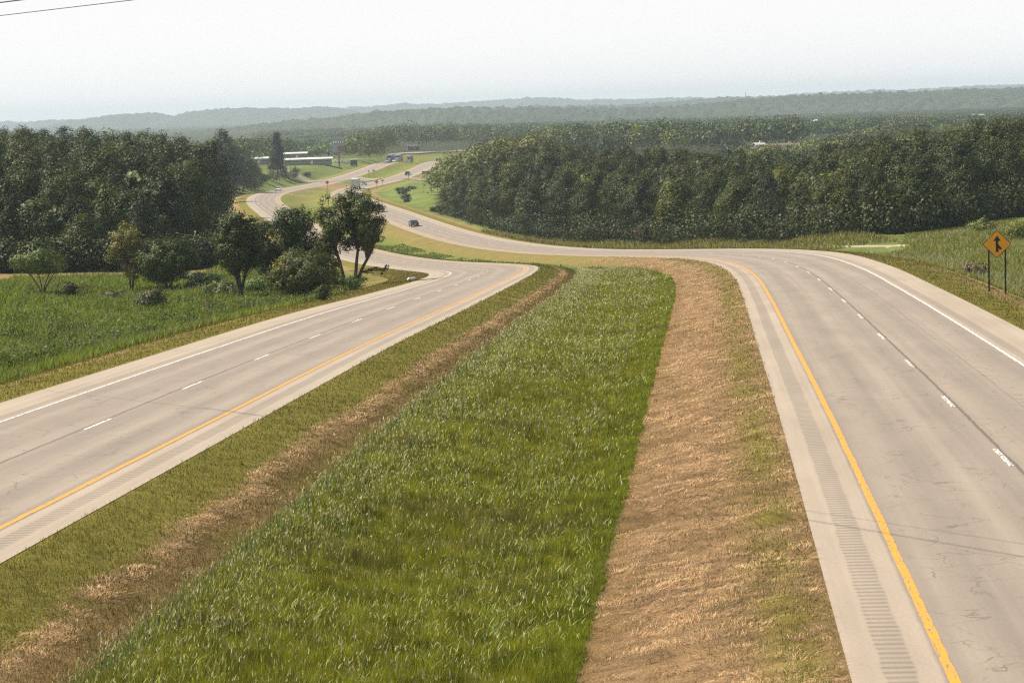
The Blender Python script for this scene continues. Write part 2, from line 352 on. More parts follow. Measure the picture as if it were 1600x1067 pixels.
_rg = np.random.RandomState(7); _NT = _rg.rand(256, 256)
def vnoise(x, y, f=1.0):
    x = np.asarray(x)*f; y = np.asarray(y)*f
    xi = np.floor(x).astype(int); yi = np.floor(y).astype(int); fx = x-xi; fy = y-yi
    fx = fx*fx*(3-2*fx); fy = fy*fy*(3-2*fy)
    g = lambda i, j: _NT[i % 256, j % 256]
    return (g(xi, yi)*(1-fx)*(1-fy)+g(xi+1, yi)*fx*(1-fy)+g(xi, yi+1)*(1-fx)*fy+g(xi+1, yi+1)*fx*fy)*2-1
def fbm(x, y, f, n=3):
    r = 0; a = 1.0
    for k in range(n):
        r = r+a*vnoise(x+17.3*k, y-9.1*k, f*2**k); a *= 0.5
    return r/1.75

def sstep(a, b, x):
    t = np.clip((x-a)/(b-a), 0, 1); return t*t*(3-2*t)

# ---- zones of the grass strips, as offsets from the centre of the median
ZS = np.array([0,20,40,60,80,100,130,160,190,220,260,300,400,1300.])
ZL = np.array([-2.6]*14)      # left edge of the tall grass
ZR = np.array([2.6]*14)
ZH = np.array([-5.0]*14)      # centre line of the windrow of hay

def ground_so(s, o, r=None):
    """height of the ground at station s, offset o (arrays of equal shape)"""
    sh = np.shape(s); s = np.ravel(s); o = np.ravel(o)
    if r is None: r, nx, ny = frame(s)
    else: r, nx, ny = r
    x = r[:, 0]+nx*o; y = r[:, 1]+ny*o
    oR, zR, bR, oL, zL, bL = r[:, 2], r[:, 3], r[:, 4], r[:, 5], r[:, 6], r[:, 7]
    Ri, Ro = oR-3.6-WI, oR+3.6+WOR; Li, Lo = oL+3.6+WI, oL-3.6-WOL
    # bank: positive = rises to the right
    zRi = zR+(Ri-oR)*bR; zRo = zR+(Ro-oR)*bR; zLi = zL+(Li-oL)*bL; zLo = zL+(Lo-oL)*bL
    b = base_z(x, y)
    t = np.clip((o-Li)/(Ri-Li), 0, 1)
    med = zLi+(zRi-zLi)*t-1.15*np.sin(np.pi*t)**1.3
    dr = o-Ro; dl = Lo-o
    slR = zRo-0.09*np.clip(dr, 0, 3)-0.22*np.clip(dr-3, 0, 5)
    slL = zLo-0.07*np.clip(dl, 0, 3)-0.20*np.clip(dl-3, 0, 5)
    kr = sstep(2.5, 17, dr); kl = sstep(3, 22, dl)
    z = np.where(o > (oL+oR)/2, np.where(dr > 0, slR*(1-kr)+b*kr, np.where(o > Ri, zR+(o-oR)*bR, med)),
                 np.where(dl > 0, slL*(1-kl)+b*kl, np.where(o < Li, zL+(o-oL)*bL, med)))
    # beyond the mapped road the carriageways fade into the base surface
    k = sstep(1150, 1300, s)
    z = z*(1-k)+b*k
    far = sstep(9, 40, np.maximum(dr, dl))
    z = z+far*0.35*fbm(x, y, 0.03, 3)
    return x.reshape(sh), y.reshape(sh), z.reshape(sh)

_ts = np.arange(-60, 1400, 4.0); _tr, _tnx, _tny = frame(_ts)
def xy_to_so(x, y):
    x = np.atleast_1d(x).astype(float); y = np.atleast_1d(y).astype(float)
    S = np.zeros_like(x); O = np.zeros_like(x)
    for i in range(0, len(x), 4000):
        X = x[i:i+4000, None]; Y = y[i:i+4000, None]
        j = ((X-_tr[:, 0])**2+(Y-_tr[:, 1])**2).argmin(1)
        s = _ts[j]
        for _ in range(3):
            r, nx, ny = frame(s)
            s = s+(X[:, 0]-r[:, 0])*(-ny)+(Y[:, 0]-r[:, 1])*nx
        r, nx, ny = frame(s)
        S[i:i+4000] = s; O[i:i+4000] = (X[:, 0]-r[:, 0])*nx+(Y[:, 0]-r[:, 1])*ny
    return S, O
def ground(x, y):
    s, o = xy_to_so(x, y); _, _, z = ground_so(s, o); return z
# ---- a point of the surveyed photograph to a place in the world
def ray(px, py):
    X = px-800.0; Y = py-533.5; cr, sr = math.cos(ROLL), math.sin(ROLL)
    a = X*cr-Y*sr; bb = X*sr+Y*cr       # unrolled picture offsets
    p = math.atan((533.5-YH)/FPX)
    # depth d along axis: y*cp - z*sp = d ; up: y*sp+z*cp = -bb/f*d
    d = 1.0; up = -bb/FPX
    yy = math.cos(p)*d+math.sin(p)*up; zz = -math.sin(p)*d+math.cos(p)*up
    return np.array([a/FPX, yy, zz])/yy  # per metre of y
_gy = np.concatenate([np.arange(20, 300, 1.0), np.arange(300, 1300, 2.0), np.arange(1300, 6000, 20)])
def hit(px, py, ymin=0):
    """first ground point seen through the photo pixel"""
    v = ray(px, py); x = v[0]*_gy; z = v[2]*_gy; g = ground(x, _gy)
    k = np.where((z <= g) & (_gy > ymin))[0]
    if len(k) == 0: return None
    k = k[0]
    if k > 0:
        a, b = z[k-1]-g[k-1], z[k]-g[k]; w = a/(a-b+1e-9); y = _gy[k-1]*(1-w)+_gy[k]*w
    else: y = _gy[k]
    X = v[0]*y; return np.array([X, y, float(ground([X], [y])[0])])
def at(px, y):
    """ground point in picture column px at distance y (column taken at the row of the ground)"""
    x = (px-800)/FPX*y
    for _ in range(3):
        z = float(ground([x], [y])[0])
        # row of that point
        p = math.atan((533.5-YH)/FPX); d = y*math.cos(p)-z*math.sin(p); u = y*math.sin(p)+z*math.cos(p)
        X = FPX*x/d; Y = -FPX*u/d
        cx = 800+X*math.cos(ROLL)+Y*math.sin(ROLL); x += (px-cx)/FPX*y
    return np.array([x, y, float(ground([x], [y])[0])])
def to_px(x, y, z):
    p = math.atan((533.5-YH)/FPX); d = y*math.cos(p)-z*math.sin(p); u = y*math.sin(p)+z*math.cos(p)
    X = FPX*x/d; Y = -FPX*u/d
    return 800+X*math.cos(ROLL)+Y*math.sin(ROLL), 533.5-X*math.sin(ROLL)+Y*math.cos(ROLL)
# ---------------------------------------------------------------- the ground sheet and the roads
S_ROWS = np.concatenate([np.arange(-60, 4, 4.0), np.arange(4, 75, 0.32), np.arange(75, 130, 0.6), np.arange(130, 320, 1.6), np.arange(320, 1340, 4.0), 1340*1.0417**np.arange(0, 56)])
SIDE = np.array([0.15, 0.5, 1, 1.6, 2.3, 3, 3.8, 4.8, 6, 7.5, 9, 11, 13, 15.5, 18, 21, 25, 29, 34, 40, 47, 55, 64, 75, 88, 103, 120, 142, 170, 205, 250, 310])
NM = 72
def hexc(r, g, b, k=1.0):
    f = lambda c: ((c/255+0.055)/1.055)**2.4 if c > 10 else c/255/12.92
    return np.array([f(r), f(g), f(b)])*k
C_GREEN = np.array([0.13, 0.155, 0.032]); C_OLIVE = np.array([0.19, 0.165, 0.032]); C_HAY = np.array([0.38, 0.24, 0.12])
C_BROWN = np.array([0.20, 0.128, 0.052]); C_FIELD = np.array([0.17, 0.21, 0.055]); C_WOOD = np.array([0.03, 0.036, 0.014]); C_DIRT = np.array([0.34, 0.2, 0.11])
def lerp(a, b, t): return a*(1-t[..., None])+b*t[..., None]
WOOD_R = [(690,560),(700,550),(720,528),(760,486),(790,460),(820,439),(860,416),(900,398),(1000,361),(1100,323),(1200,298),(1300,268),(1400,262),(1500,268),(1620,285),(1800,290)]
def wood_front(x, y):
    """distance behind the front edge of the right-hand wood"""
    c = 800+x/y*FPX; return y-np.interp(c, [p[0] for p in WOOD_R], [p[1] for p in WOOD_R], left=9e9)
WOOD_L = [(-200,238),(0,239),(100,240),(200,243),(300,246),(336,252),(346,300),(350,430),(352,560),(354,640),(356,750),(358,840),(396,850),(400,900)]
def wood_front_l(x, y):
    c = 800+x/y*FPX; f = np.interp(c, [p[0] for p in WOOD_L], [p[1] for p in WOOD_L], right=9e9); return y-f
def LUMP(x, y):
    return 0.10*(1-2*np.abs(fbm(x*0.7+5, y*1.5, 1.1, 3)))-0.05+0.05*vnoise(x, y*1.5, 2.2)
def ground_colour(s, o, x, y, r):
    oR, oL = r[:, 2], r[:, 5]; Ri, Ro = oR-3.6-WI, oR+3.6+WOR; Li, Lo = oL+3.6+WI, oL-3.6-WOL
    dr = o-Ro; dl = Lo-o
    n1 = fbm(x, y, 0.5, 3); n2 = fbm(x+50, y, 0.12, 3); n3 = fbm(x, y+90, 2.3, 2)
    c = np.zeros((len(s), 3))+C_FIELD
    c = lerp(c, C_GREEN, sstep(-0.3, 0.5, n2))
    c = lerp(c, np.array([0.20, 0.17, 0.06]), 0.5*sstep(0.25, 0.7, fbm(x, y, 0.02, 3)))
    # strips mown beside the pavement, outer sides
    mow = np.clip(1-sstep(3.0, 4.6, np.maximum(dr, dl)+n1*0.5), 0, 1); c = lerp(c, C_OLIVE, mow)
    hayo = np.exp(-((np.maximum(dr, dl)-3.9+n1*0.5)/0.9)**2)*sstep(-0.5, 0.2, n1+0.35); c = lerp(c, C_HAY, hayo*0.9)
    # outer strip beyond the first bends: dry grass
    ic = sstep(505, 560, 800+x/np.maximum(y, 1)*FPX)*(o < -18)*sstep(110, 125, s)*(1-sstep(240, 330, s)); c = lerp(c, C_OLIVE*0.9, ic*0.8); c = lerp(c, C_HAY*0.9, 0.7*ic*sstep(-0.1, 0.5, n2+n1*0.4))
    # median
    inm = (o > Li-0.5) & (o < Ri+0.5)
    m = np.zeros_like(c)+C_GREEN*0.8
    left = o < 0
    ml = np.zeros_like(c)+C_OLIVE
    ml = lerp(ml, C_BROWN, sstep(-6.1, -4.9, o+n1*0.4)); wl = np.exp(-((o+5.5+n1*0.35)/0.30)**2); ml = lerp(ml, C_HAY, np.clip(wl*1.2*sstep(-0.6, 0.3, n3+0.1), 0, 1)); ml = lerp(ml, C_OLIVE*0.8, 0.6*sstep(0.0, 0.5, n1)*(o > -5))
    mr = np.zeros_like(c)+C_HAY*0.74  # ground under the hay darkened to paint in its shade
    mr = lerp(mr, C_BROWN*1.15, 1-sstep(3.5, 4.3, o+n1*0.3))
    mr = lerp(mr, C_OLIVE, np.clip(np.exp(-((o-6.9-n1*0.2)/0.55)**2)*sstep(-0.6, 0.5, n1+0.2), 0, 1))
    mr = lerp(mr, C_BROWN*0.8, 0.75*sstep(-0.1, 0.5, fbm(x*0.7+5, y*1.5, 1.1, 4)))  # browner pits: shade between the hay lumps, painted on
    far = sstep(190, 240, s)
    mf = lerp(np.zeros_like(c)+C_GREEN*1.25, C_OLIVE, sstep(-0.2, 0.6, n2)); mf = lerp(mf, C_HAY*0.45+C_OLIVE*0.4, 0.7*sstep(0.5, 4.5, o+n1)*(1-sstep(430, 600, s)*0.7))
    mf = lerp(mf, C_DIRT, 0.8*sstep(0.1, 0.5, fbm(x, y, 0.035, 2))*sstep(560, 640, s)*(1-sstep(880, 930, s)))
    mm = np.where(left[:, None], ml, mr); tg = ((o > -4.3) & (o < 3.5))[:, None]
    mm = np.where(tg, m, mm); mm = lerp(mm, mf, far); c = np.where(inm[:, None], mm, c)
    # woods have dark ground under them
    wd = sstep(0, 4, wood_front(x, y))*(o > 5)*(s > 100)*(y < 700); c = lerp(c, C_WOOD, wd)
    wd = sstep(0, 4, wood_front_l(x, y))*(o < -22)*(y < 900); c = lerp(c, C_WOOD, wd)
    # dirt track in front of the left wood, bare ground beside the left bend
    dt = np.exp(-((wood_front_l(x, y)+5+n1)/3.0)**2)*(y < 262)*(o < -25); c = lerp(c, C_DIRT, np.clip(dt*1.5, 0, 1))
    bt = np.exp(-((dl-7-n2)/1.3)**2)*sstep(480, 540, s)*(1-sstep(700, 760, s)); c = lerp(c, C_DIRT, np.clip(bt, 0, 0.85))
    # bare patch in front of the merge sign
    ms = np.exp(-((dr-3.6-0.02*(s-80)+n1*0.4)/0.9)**2)*(o > 0)*sstep(60, 70, s)*(1-sstep(105, 150, s)); c = lerp(c, C_HAY*np.array([1.05, 1.1, 1.1]), np.clip(ms*1.1, 0, 0.95))
    c = lerp(c, C_WOOD*1.8, sstep(1250, 1500, y)*1.0); c = lerp(c, C_WOOD*1.6, sstep(740, 800, y)*(800+x/np.maximum(y, 1)*FPX > 850))
    return c
def build_ground():
    r, nx, ny = frame(S_ROWS); n = len(S_ROWS)
    Ri, Ro = r[:, 2]-3.6-WI, r[:, 2]+3.6+WOR; Li, Lo = r[:, 5]+3.6+WI, r[:, 5]-3.6-WOL
    grow = 1+np.maximum(S_ROWS-900, 0)/900.0
    cols = [Lo-q*(1+(grow-1)*min(1, (q/310)**0.35)) for q in SIDE[::-1]]
    cols += [Lo, (Lo+Li)/2, Li]; cols += [Li+(Ri-Li)*k/NM for k in range(1, NM)]; cols += [Ri, (Ri+Ro)/2, Ro]
    cols += [Ro+q*(1+(grow-1)*min(1, (q/310)**0.35)) for q in SIDE]
    O = np.stack(cols, 1); S = np.repeat(S_ROWS[:, None], O.shape[1], 1); m = O.shape[1]
    rr = tuple(np.repeat(a, m, 0) for a in (r, nx, ny)); s = S.ravel(); o = O.ravel()
    x, y, z = ground_so(s, o, rr)
    oo = np.clip(o, -400, 400)
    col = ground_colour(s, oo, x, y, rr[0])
    n1 = fbm(x, y, 0.5, 3); n3 = fbm(x, y+90, 2.3, 2)
    near = 1-sstep(120, 300, s)
    oR, oL = rr[0][:, 2], rr[0][:, 5]; inm = (o > oL+3.6+WI+0.2) & (o < oR-3.6-WI-0.2)
    z = z+np.where(inm, near*(0.04*n3+np.where(o > 3.5, LUMP(x, y), 0)+0.05*np.exp(-((o+5.55+n1*0.35)/0.4)**2)*(0.6+n3)), 0)
    dd = np.maximum(o-(oR+3.6+WOR), (oL-3.6-WOL)-o); z = z+np.where(dd > 0.4, near*0.06*n3, 0)
    # sink under the pavement
    pav = ((o > oR-3.6-WI+0.01) & (o < oR+3.6+WOR-0.01)) | ((o > oL-3.6-WOL+0.01) & (o < oL+3.6+WI-0.01))
    z = np.where(pav & (s < 1345), z-0.35, z)
    z = z-0.012
    i = np.arange(n-1)[:, None]*m+np.arange(m-1)[None, :]
    F = np.stack([i, i+1, i+1+m, i+m], -1).reshape(-1, 4)
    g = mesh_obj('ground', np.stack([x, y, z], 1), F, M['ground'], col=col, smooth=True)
    return tag(g, 'grass verges, mown median and fields rolling away to the horizon', 'ground', kind='structure')
build_ground()
def strip(name, sgn, e0, e1, s0, s1, mat, dz, ncol=2, kind='structure', label=None, cat=None, wob=0.0):
    """sheet on a carriageway: sgn +1 = far (right) carriageway, -1 = near (left); e = metres from its centre towards the white line"""
    ss = S_ROWS[(S_ROWS > s0) & (S_ROWS < s1)]; ss = np.concatenate([[s0], ss, [s1]])
    r, nx, ny = frame(ss); oc, zc, bk = (r[:, 2], r[:, 3], r[:, 4]) if sgn > 0 else (r[:, 5], r[:, 6], r[:, 7])
    V = []; UV = []
    for k in range(ncol):
        e = e0+(e1-e0)*k/(ncol-1); ee = e+wob*vnoise(ss, ss*0+e, 0.9); off = sgn*ee; o = oc+off
        V.append(np.stack([r[:, 0]+nx*o, r[:, 1]+ny*o, zc+off*bk+dz], 1)); UV.append(np.stack([ss+(0 if sgn > 0 else 731.0), ee], 1))
    n = len(ss); V = np.stack(V, 1).reshape(-1, 3); UV = np.stack(UV, 1).reshape(-1, 2)
    i = np.arange(n-1)[:, None]*ncol+np.arange(ncol-1)[None, :]
    F = np.stack([i, i+1, i+1+ncol, i+ncol] if sgn > 0 else [i, i+ncol, i+1+ncol, i+1], -1).reshape(-1, 4)
    return V, F, UV
def add_strip(name, parts, mat, label, cat):
    V = []; F = []; UV = []; b = 0
    for v, f, u in parts: V.append(v); F.append(f+b); UV.append(u); b += len(v)
    return tag(mesh_obj(name, np.concatenate(V), np.concatenate(F), mat, uv=np.concatenate(UV)), label, cat, kind='structure')
for sgn, nm in ((1, 'right'), (-1, 'left')):
    wo_ = WOR if sgn > 0 else WOL
    add_strip('road', [strip('', sgn, -3.6-WI, 3.6+wo_, -58, 1340, None, 0.0, 15)], M['road'], 'two lane %s carriageway of pale worn pavement curving into the distance' % nm, 'road')
    # skirts so that the pavement has an edge of real thickness
    d0 = 22.16 if sgn > 0 else 32.49
    add_strip('yellow_line', [strip('', sgn, -3.72, -3.56, -58, 1340, None, 0.006, 2, wob=0.01)], M['yellow'], 'solid yellow line along the median edge of the %s carriageway' % nm, 'road marking')
    add_strip('white_line', [strip('', sgn, 3.55, 3.68, -58, 1340, None, 0.006, 2, wob=0.01)], M['white_line'], 'solid white line along the outer edge of the %s carriageway' % nm, 'road marking')
    ds = [d0+12.192*k for k in range(-3, 86)]
    add_strip('lane_dashes', [strip('', sgn, -0.02-0.065, -0.02+0.065, a-1.5, a+1.5, None, 0.006, 2) for a in ds], M['white_worn'] if sgn > 0 else M['white_line'], 'white dashes between the two lanes of the %s carriageway' % nm, 'road marking')
# side road that meets the highway on the left and the right, and the crossover through the median
def sheet_path(name, pts, w, mat, label, dz=0.03, cat='road'):
    P = np.array(pts, float); d = np.concatenate([[0], np.cumsum(np.hypot(*np.diff(P[:, :2], axis=0).T))]); L = np.arange(0, d[-1], 3.0)
    X = np.interp(L, d, P[:, 0]); Y = np.interp(L, d, P[:, 1]); W = np.interp(L, d, np.array(w)) if hasattr(w, '__len__') else np.full(len(L), w)
    k = np.ones(5)/5; Xs = np.convolve(np.pad(X, 2, mode='edge'), k, 'valid'); Ys = np.convolve(np.pad(Y, 2, mode='edge'), k, 'valid')
    tx, ty = np.gradient(Xs), np.gradient(Ys); q = np.hypot(tx, ty); tx /= q; ty /= q; V = []; UV = []
    C = 7
    for j in range(C):
        e = -0.5+j/(C-1); xx = Xs+ty*W*e; yy = Ys-tx*W*e; V.append(np.stack([xx, yy, ground(xx, yy)+dz], 1)); UV.append(np.stack([L, W*e*0.8], 1))
    n = len(L); V = np.stack(V, 1).reshape(-1, 3); UV = np.stack(UV, 1).reshape(-1, 2)
    i = np.arange(n-1)[:, None]*C+np.arange(C-1)[None, :]; F = np.stack([i, i+1, i+1+C, i+C], -1).reshape(-1, 4)
    return tag(mesh_obj(name, V, F, mat, uv=UV), label, cat, kind='structure')
def pxy(px, y): return ((px-800)/FPX*y, y)

_a = at(650, 955); _b = at(705, 930); _c = at(760, 925)
sheet_path('side_road', [(_a[0]-7, _a[1]+1), tuple(_a[:2]), tuple(_b[:2]), tuple(_c[:2])], [16, 10, 7.5, 7.5], M['road'], 'pale side road leaving the highway towards the right-hand wood', 0.10)
_a = at(512, 952); _b = at(480, 968); _c = at(440, 985)
sheet_path('side_road', [(_a[0]+7, _a[1]-1), tuple(_a[:2]), tuple(_b[:2]), tuple(_c[:2])], [22, 13, 8, 7.5], M['road'], 'pale side road leaving the highway behind the roadside bushes on the left', 0.10)
_r, _nx, _ny = frame(np.array([948.0])); _q = lambda o: (float(_r[0, 0]+_nx[0]*o), float(_r[0, 1]+_ny[0]*o))
sheet_path('crossover', [_q(-8.4), _q(0), _q(8.4)], [26, 20, 26], M['road'], 'pale crossover joining both carriageways through the median', 0.25)
_p = [at(625, 1390), at(660, 1430), at(700, 1475), at(760, 1530)]
sheet_path('road', [tuple(q[:2]) for q in _p], 22.0, M['road'], 'pale end of the highway showing again beyond the second crest', 0.6)
# ---------------------------------------------------------------- vegetation
def rot_quads(P, Nrm, size, rng, aspect=0.6, drop=0.0):
    """one leaf (quad) per point, facing about Nrm"""
    n = len(P); Nrm = Nrm/np.linalg.norm(Nrm, axis=1, keepdims=True)
    a = rng.normal(size=(n, 3)); a[:, 2] -= drop; a -= (a*Nrm).sum(1)[:, None]*Nrm; a /= np.linalg.norm(a, axis=1, keepdims=True)+1e-9
    b = np.cross(Nrm, a); s = size*rng.uniform(0.6, 1.3, n)[:, None]*0.5
    k = np.array([(-1, 0), (0, -aspect), (1, 0), (0, aspect)])   # kite-shaped leaf spray
    V = P[:, None, :]+a[:, None, :]*s[:, None, :]*k[None, :, 0:1]+b[:, None, :]*s[:, None, :]*k[None, :, 1:2]
    V[:, 1] += Nrm*s*0.18; V[:, 3] += Nrm*s*0.18
    return V.reshape(-1, 3), np.arange(n*4).reshape(-1, 4)
def crown(clumps, per, size, col, seed, inner=0.25, var=0.22, drop=0.0, aspect=0.62):
    """clumps: (x,y,z,rx,rz) -> leaf quads spread over and through each clump"""
    rng = np.random.RandomState(seed); Vs = []; Fs = []; Cs = []; b = 0; ctr = np.mean([c_[:3] for c_ in clumps], 0) if len(clumps) < 200 else None
    for (cx, cy, cz, rx, rz) in clumps:
        n = max(6, int(per*(rx*rx*0.6+rx*rz*0.4))); d = rng.normal(size=(n, 3)); d /= np.linalg.norm(d, axis=1, keepdims=True)
        rad = np.where(rng.rand(n) < inner, rng.uniform(0.2, 0.8, n), rng.uniform(0.78, 1.12, n))
        ph = rng.uniform(0, 6.28, 3); lump = 1+0.20*np.sin(d[:, 0]*4+ph[0])*np.sin(d[:, 1]*5+ph[1])+0.12*np.sin(d[:, 2]*7+ph[2])
        P = np.array([cx, cy, cz])+d*(rad*lump)[:, None]*np.array([rx, rx, rz])
        nr = d*0.75+rng.normal(size=(n, 3))*0.30; nr[:, 2] += 0.1
        if ctr is not None: cd_ = P-ctr; nr += 0.8*cd_/(np.linalg.norm(cd_, axis=1, keepdims=True)+0.3)
        V, F = rot_quads(P, nr, size, rng, aspect, drop)
        cc = np.array(col)*rng.uniform(1-var*1.5, 1+var*1.6); cc = cc*np.array([rng.uniform(0.86, 1.18), 1, rng.uniform(0.8, 1.2)])
        c = cc[None, :]*(0.66+0.75*rng.rand(n)**1.4)[:, None]
        Vs.append(V); Fs.append(F+b); Cs.append(np.repeat(c, 4, 0)); b += len(V)
    return np.concatenate(Vs), np.concatenate(Fs), np.concatenate(Cs)
def limbs(mb, clumps, H, trunks, r0, rng, reach=0.85, k=6):
    """trunks: list of (x,y,lean_x,lean_y, fork height); every clump is fed by a limb from the nearest trunk"""
    tops = []
    for (x, y, lx, ly, fh) in trunks:
        pts = [(x, y, -0.4), (x+lx*0.1, y+ly*0.1, fh*0.25), (x+lx*0.45, y+ly*0.45, fh*0.6), (x+lx, y+ly, fh), (x+lx*1.3, y+ly*1.3, min(H*0.86, fh*1.6))]
        mb.tube(pts, [r0*1.35, r0, r0*0.85, r0*0.65, r0*0.16], k); tops.append(pts)
    for (cx, cy, cz, rx, rz) in clumps:
        pts = min(tops, key=lambda p: (p[3][0]-cx)**2+(p[3][1]-cy)**2)
        f = rng.uniform(0.35, 1.0)
        st = Vector(pts[2])*(1-f)+Vector(pts[3])*f
        if cz < st.z: st = Vector(pts[1])*0.4+Vector(pts[2])*0.6
        e = Vector((cx, cy, cz)); mid = st*0.45+e*0.55; mid.z -= 0.06*(e-st).length*rng.uniform(-1, 1.5)
        rr = r0*0.33*rng.uniform(0.7, 1.1); mb.tube([st, mid, e+(e-mid).normalized()*rz*0.3], [rr, rr*0.6, rr*0.15], 5, False)
def make_tree(name, clumps, H, trunks, r0, per, size, col, seed, **kw):
    rng = random.Random(seed); e = empty(name, (0, 0, 0))
    mb = MB(); limbs(mb, clumps, H, trunks, r0, rng); mb.build('trunk', M['bark'], e)
    V, F, C = crown(clumps, per, size, col, seed, **kw); mesh_obj('crown', V, F, M['leaf'], e, col=C)
    return e
def forest_clumps(H, R, seed, base=0.12, n=26, shape=1.0):
    n = int(n*1.5)
    rng = random.Random(seed); out = []
    for k in range(n):
        t = base+(1-base)*(k+rng.random())/n; z = H*t
        prof = math.sin(math.pi*min(1, max(0.04, (t*0.86+0.12)))**shape); prof = max(prof, 0.25)
        a = rng.uniform(0, 6.28); q = R*prof*rng.uniform(0.35, 0.95); r = R*rng.uniform(0.18, 0.36)*(0.7+0.5*prof)
        out.append((q*math.cos(a), q*math.sin(a), min(z, H-r*0.6), r, r*rng.uniform(0.7, 0.95)))
    out.append((0, 0, H*0.5, R*0.5, H*0.3)); return out
G1 = (0.048, 0.064, 0.016); G2 = (0.070, 0.086, 0.020); G3 = (0.034, 0.050, 0.017); G4 = (0.108, 0.128, 0.026)
KINDS = []   # forest prototypes (each a complete tree); the first copy placed is the prototype itself
for k, (H, R, col, base, n, shp) in enumerate([(12.5, 4.2, G1, 0.10, 30, 1.0), (14, 4.6, G2, 0.14, 32, 1.1), (11, 3.9, G3, 0.08, 28, 0.9), (13, 4.0, G1, 0.2, 28, 1.2),
                                              (9.5, 3.6, G4, 0.06, 26, 0.9), (12, 3.4, (0.035, 0.05, 0.022), 0.04, 28, 0.8), (10.5, 4.4, G2, 0.08, 28, 1.0)]):
    R = R*0.92; H = H*0.88
    KINDS.append(dict(H=H, R=R, col=col, cl=forest_clumps(H, R, 100+k, base, n, shp), used=False, seed=100+k))
for k, K in enumerate(KINDS):
    rg = random.Random(k)
    K['proto'] = make_tree('cedar_tree' if k == 5 else 'broadleaf_tree', K['cl'], K['H'], [(0, 0, rg.uniform(-.5, .5), rg.uniform(-.4, .4), K['H']*0.55)], 0.17, 112 if k != 5 else 120, 0.315 if k != 5 else 0.26, K['col'], K['seed'])
def place(k, x, y, sc, label, group, rz, zs=1.0, z=None):
    K = KINDS[k]
    if K['used']: e = copy_tree(K['proto'])
    else: e = K['proto']; K['used'] = True
    if z is None: z = float(ground([x], [y])[0])
    e.location = (x, y, z-0.1); e.rotation_euler = (0, 0, rz); e.scale = (sc, sc, sc*zs)
    tag(e, label, 'tree', group); return e
# --- candidate positions of the woods
rnd = random.Random(5)
cand = []
def scatter(region, x0, x1, y0, y1, step):
    y = y0
    while y < y1:
        x = x0
        while x < x1:
            X = x+rnd.uniform(-0.42, 0.42)*step; Y = y+rnd.uniform(-0.42, 0.42)*step
            v = region(X, Y)
            if v is not None: cand.append((X, Y)+v)
            x += step
        y += step
def colpx(x, y): return 800+x/y*FPX
def reg_right(x, y):
    d = float(wood_front(np.array(x), np.array(y))); c = colpx(x, y)
    if d < 4.5 or c > 1700 or c < 706: return None
    dmax = 190
    if d > dmax: return None
    return ('R', d, c)
def reg_left(x, y):
    d = float(wood_front_l(np.array(x), np.array(y))); c = colpx(x, y)
    if d < 3.5 or c < -90 or c > 398: return None
    if y > 690 or d > 330: return None
    return ('L', d, c)
scatter(reg_right, -30, 130, 255, 600, 5.7)
scatter(reg_left, -130, -40, 235, 690, 5.7)
for c_, y_ in ((352, 790), (366, 800), (380, 815), (392, 830), (358, 840), (374, 850), (388, 860), (346, 720), (349, 760), (398, 845), (340, 800), (330, 760), (320, 720)):
    cand.append((at(c_, y_)[0], y_, 'L', 14.0, c_))
# --- visibility in the picture: keep a coarse height map of the columns, nearest trees first
cand.sort(key=lambda c: c[1])
zc = ground(np.array([c[0] for c in cand]), np.array([c[1] for c in cand]))
prof = np.full(2000, 5000.0); picks = []
for (X, Y, side, d, c), z in zip(cand, zc):
    if side == 'R':
        front = d < 10; hs = rnd.uniform(0.78, 1.2)
        hs *= 0.9 if c < 1150 and not front else 1.0
        if c > 1330: hs *= 1.04
        if 1150 < c < 1330: hs *= 0.83
        if c < 760: hs *= 0.9
        ks = rnd.choices([0, 1, 2, 3, 4, 5, 6], [5, 4, 4, 3, 3 if front else 1.6, 1, 4])[0]
    else:
        front = d < 9; hs = rnd.uniform(0.75, 1.2)*(0.72 if d < 8 else 0.86 if d < 25 else 1.0)
        ks = rnd.choices([0, 1, 2, 3, 4, 5, 6], [5, 4, 4, 3, 3 if front else 1.6, 1.5, 4])[0]
    H = KINDS[ks]['H']*hs; R = KINDS[ks]['R']*hs
    # wanted skyline of the woods in the photograph (picture rows)
    cc = max(-80, min(1690, c))
    if side == 'R': lim = np.interp(cc, [690, 760, 830, 900, 1000, 1100, 1150, 1190, 1250, 1330, 1400, 1450, 1520, 1600, 1700], [262, 232, 226, 228, 232, 232, 246, 246, 240, 222, 215, 205, 190, 178, 172])
    else: lim = np.interp(cc, [-80, 0, 40, 70, 110, 200, 260, 300, 345, 375, 400], [178, 180, 190, 207, 192, 190, 204, 211, 214, 222, 240])
    lim = lim+((335-lim)*math.exp(-d/55) if side == 'L' and c < 350 else 62*math.exp(-d/38) if side == 'R' else 0)   # low edge trees, taller inside
    v = ray(cc, lim+rnd.uniform(-7, 8)+9*float(vnoise(X, Y, 0.07))); Hmax = v[2]*Y-z
    if H > Hmax: H = max(5.0, Hmax)
    if d == 14.0: H = max(9.0, Hmax)
    hs = H/KINDS[ks]['H']
    px0, py0 = to_px(X, Y, z+H); w = R/Y*FPX*0.7
    a, b = int(max(0, px0-w+100)), int(min(1999, px0+w+100))
    if b <= a: continue
    vis = (prof[a:b]-py0); vis = np.clip(vis, 0, 400)
    area = vis.sum(); prof[a:b] = np.minimum(prof[a:b], py0+3)
    onscreen = -40 < px0 < 1640
    picks.append([area if onscreen else area*0.05, X, Y, ks, hs, side, d, c, z])
picks.sort(key=lambda p: -p[0])
ind = picks[:292]; rest = [p for p in picks[292:] if p[0] > 8 or p[6] < 40]
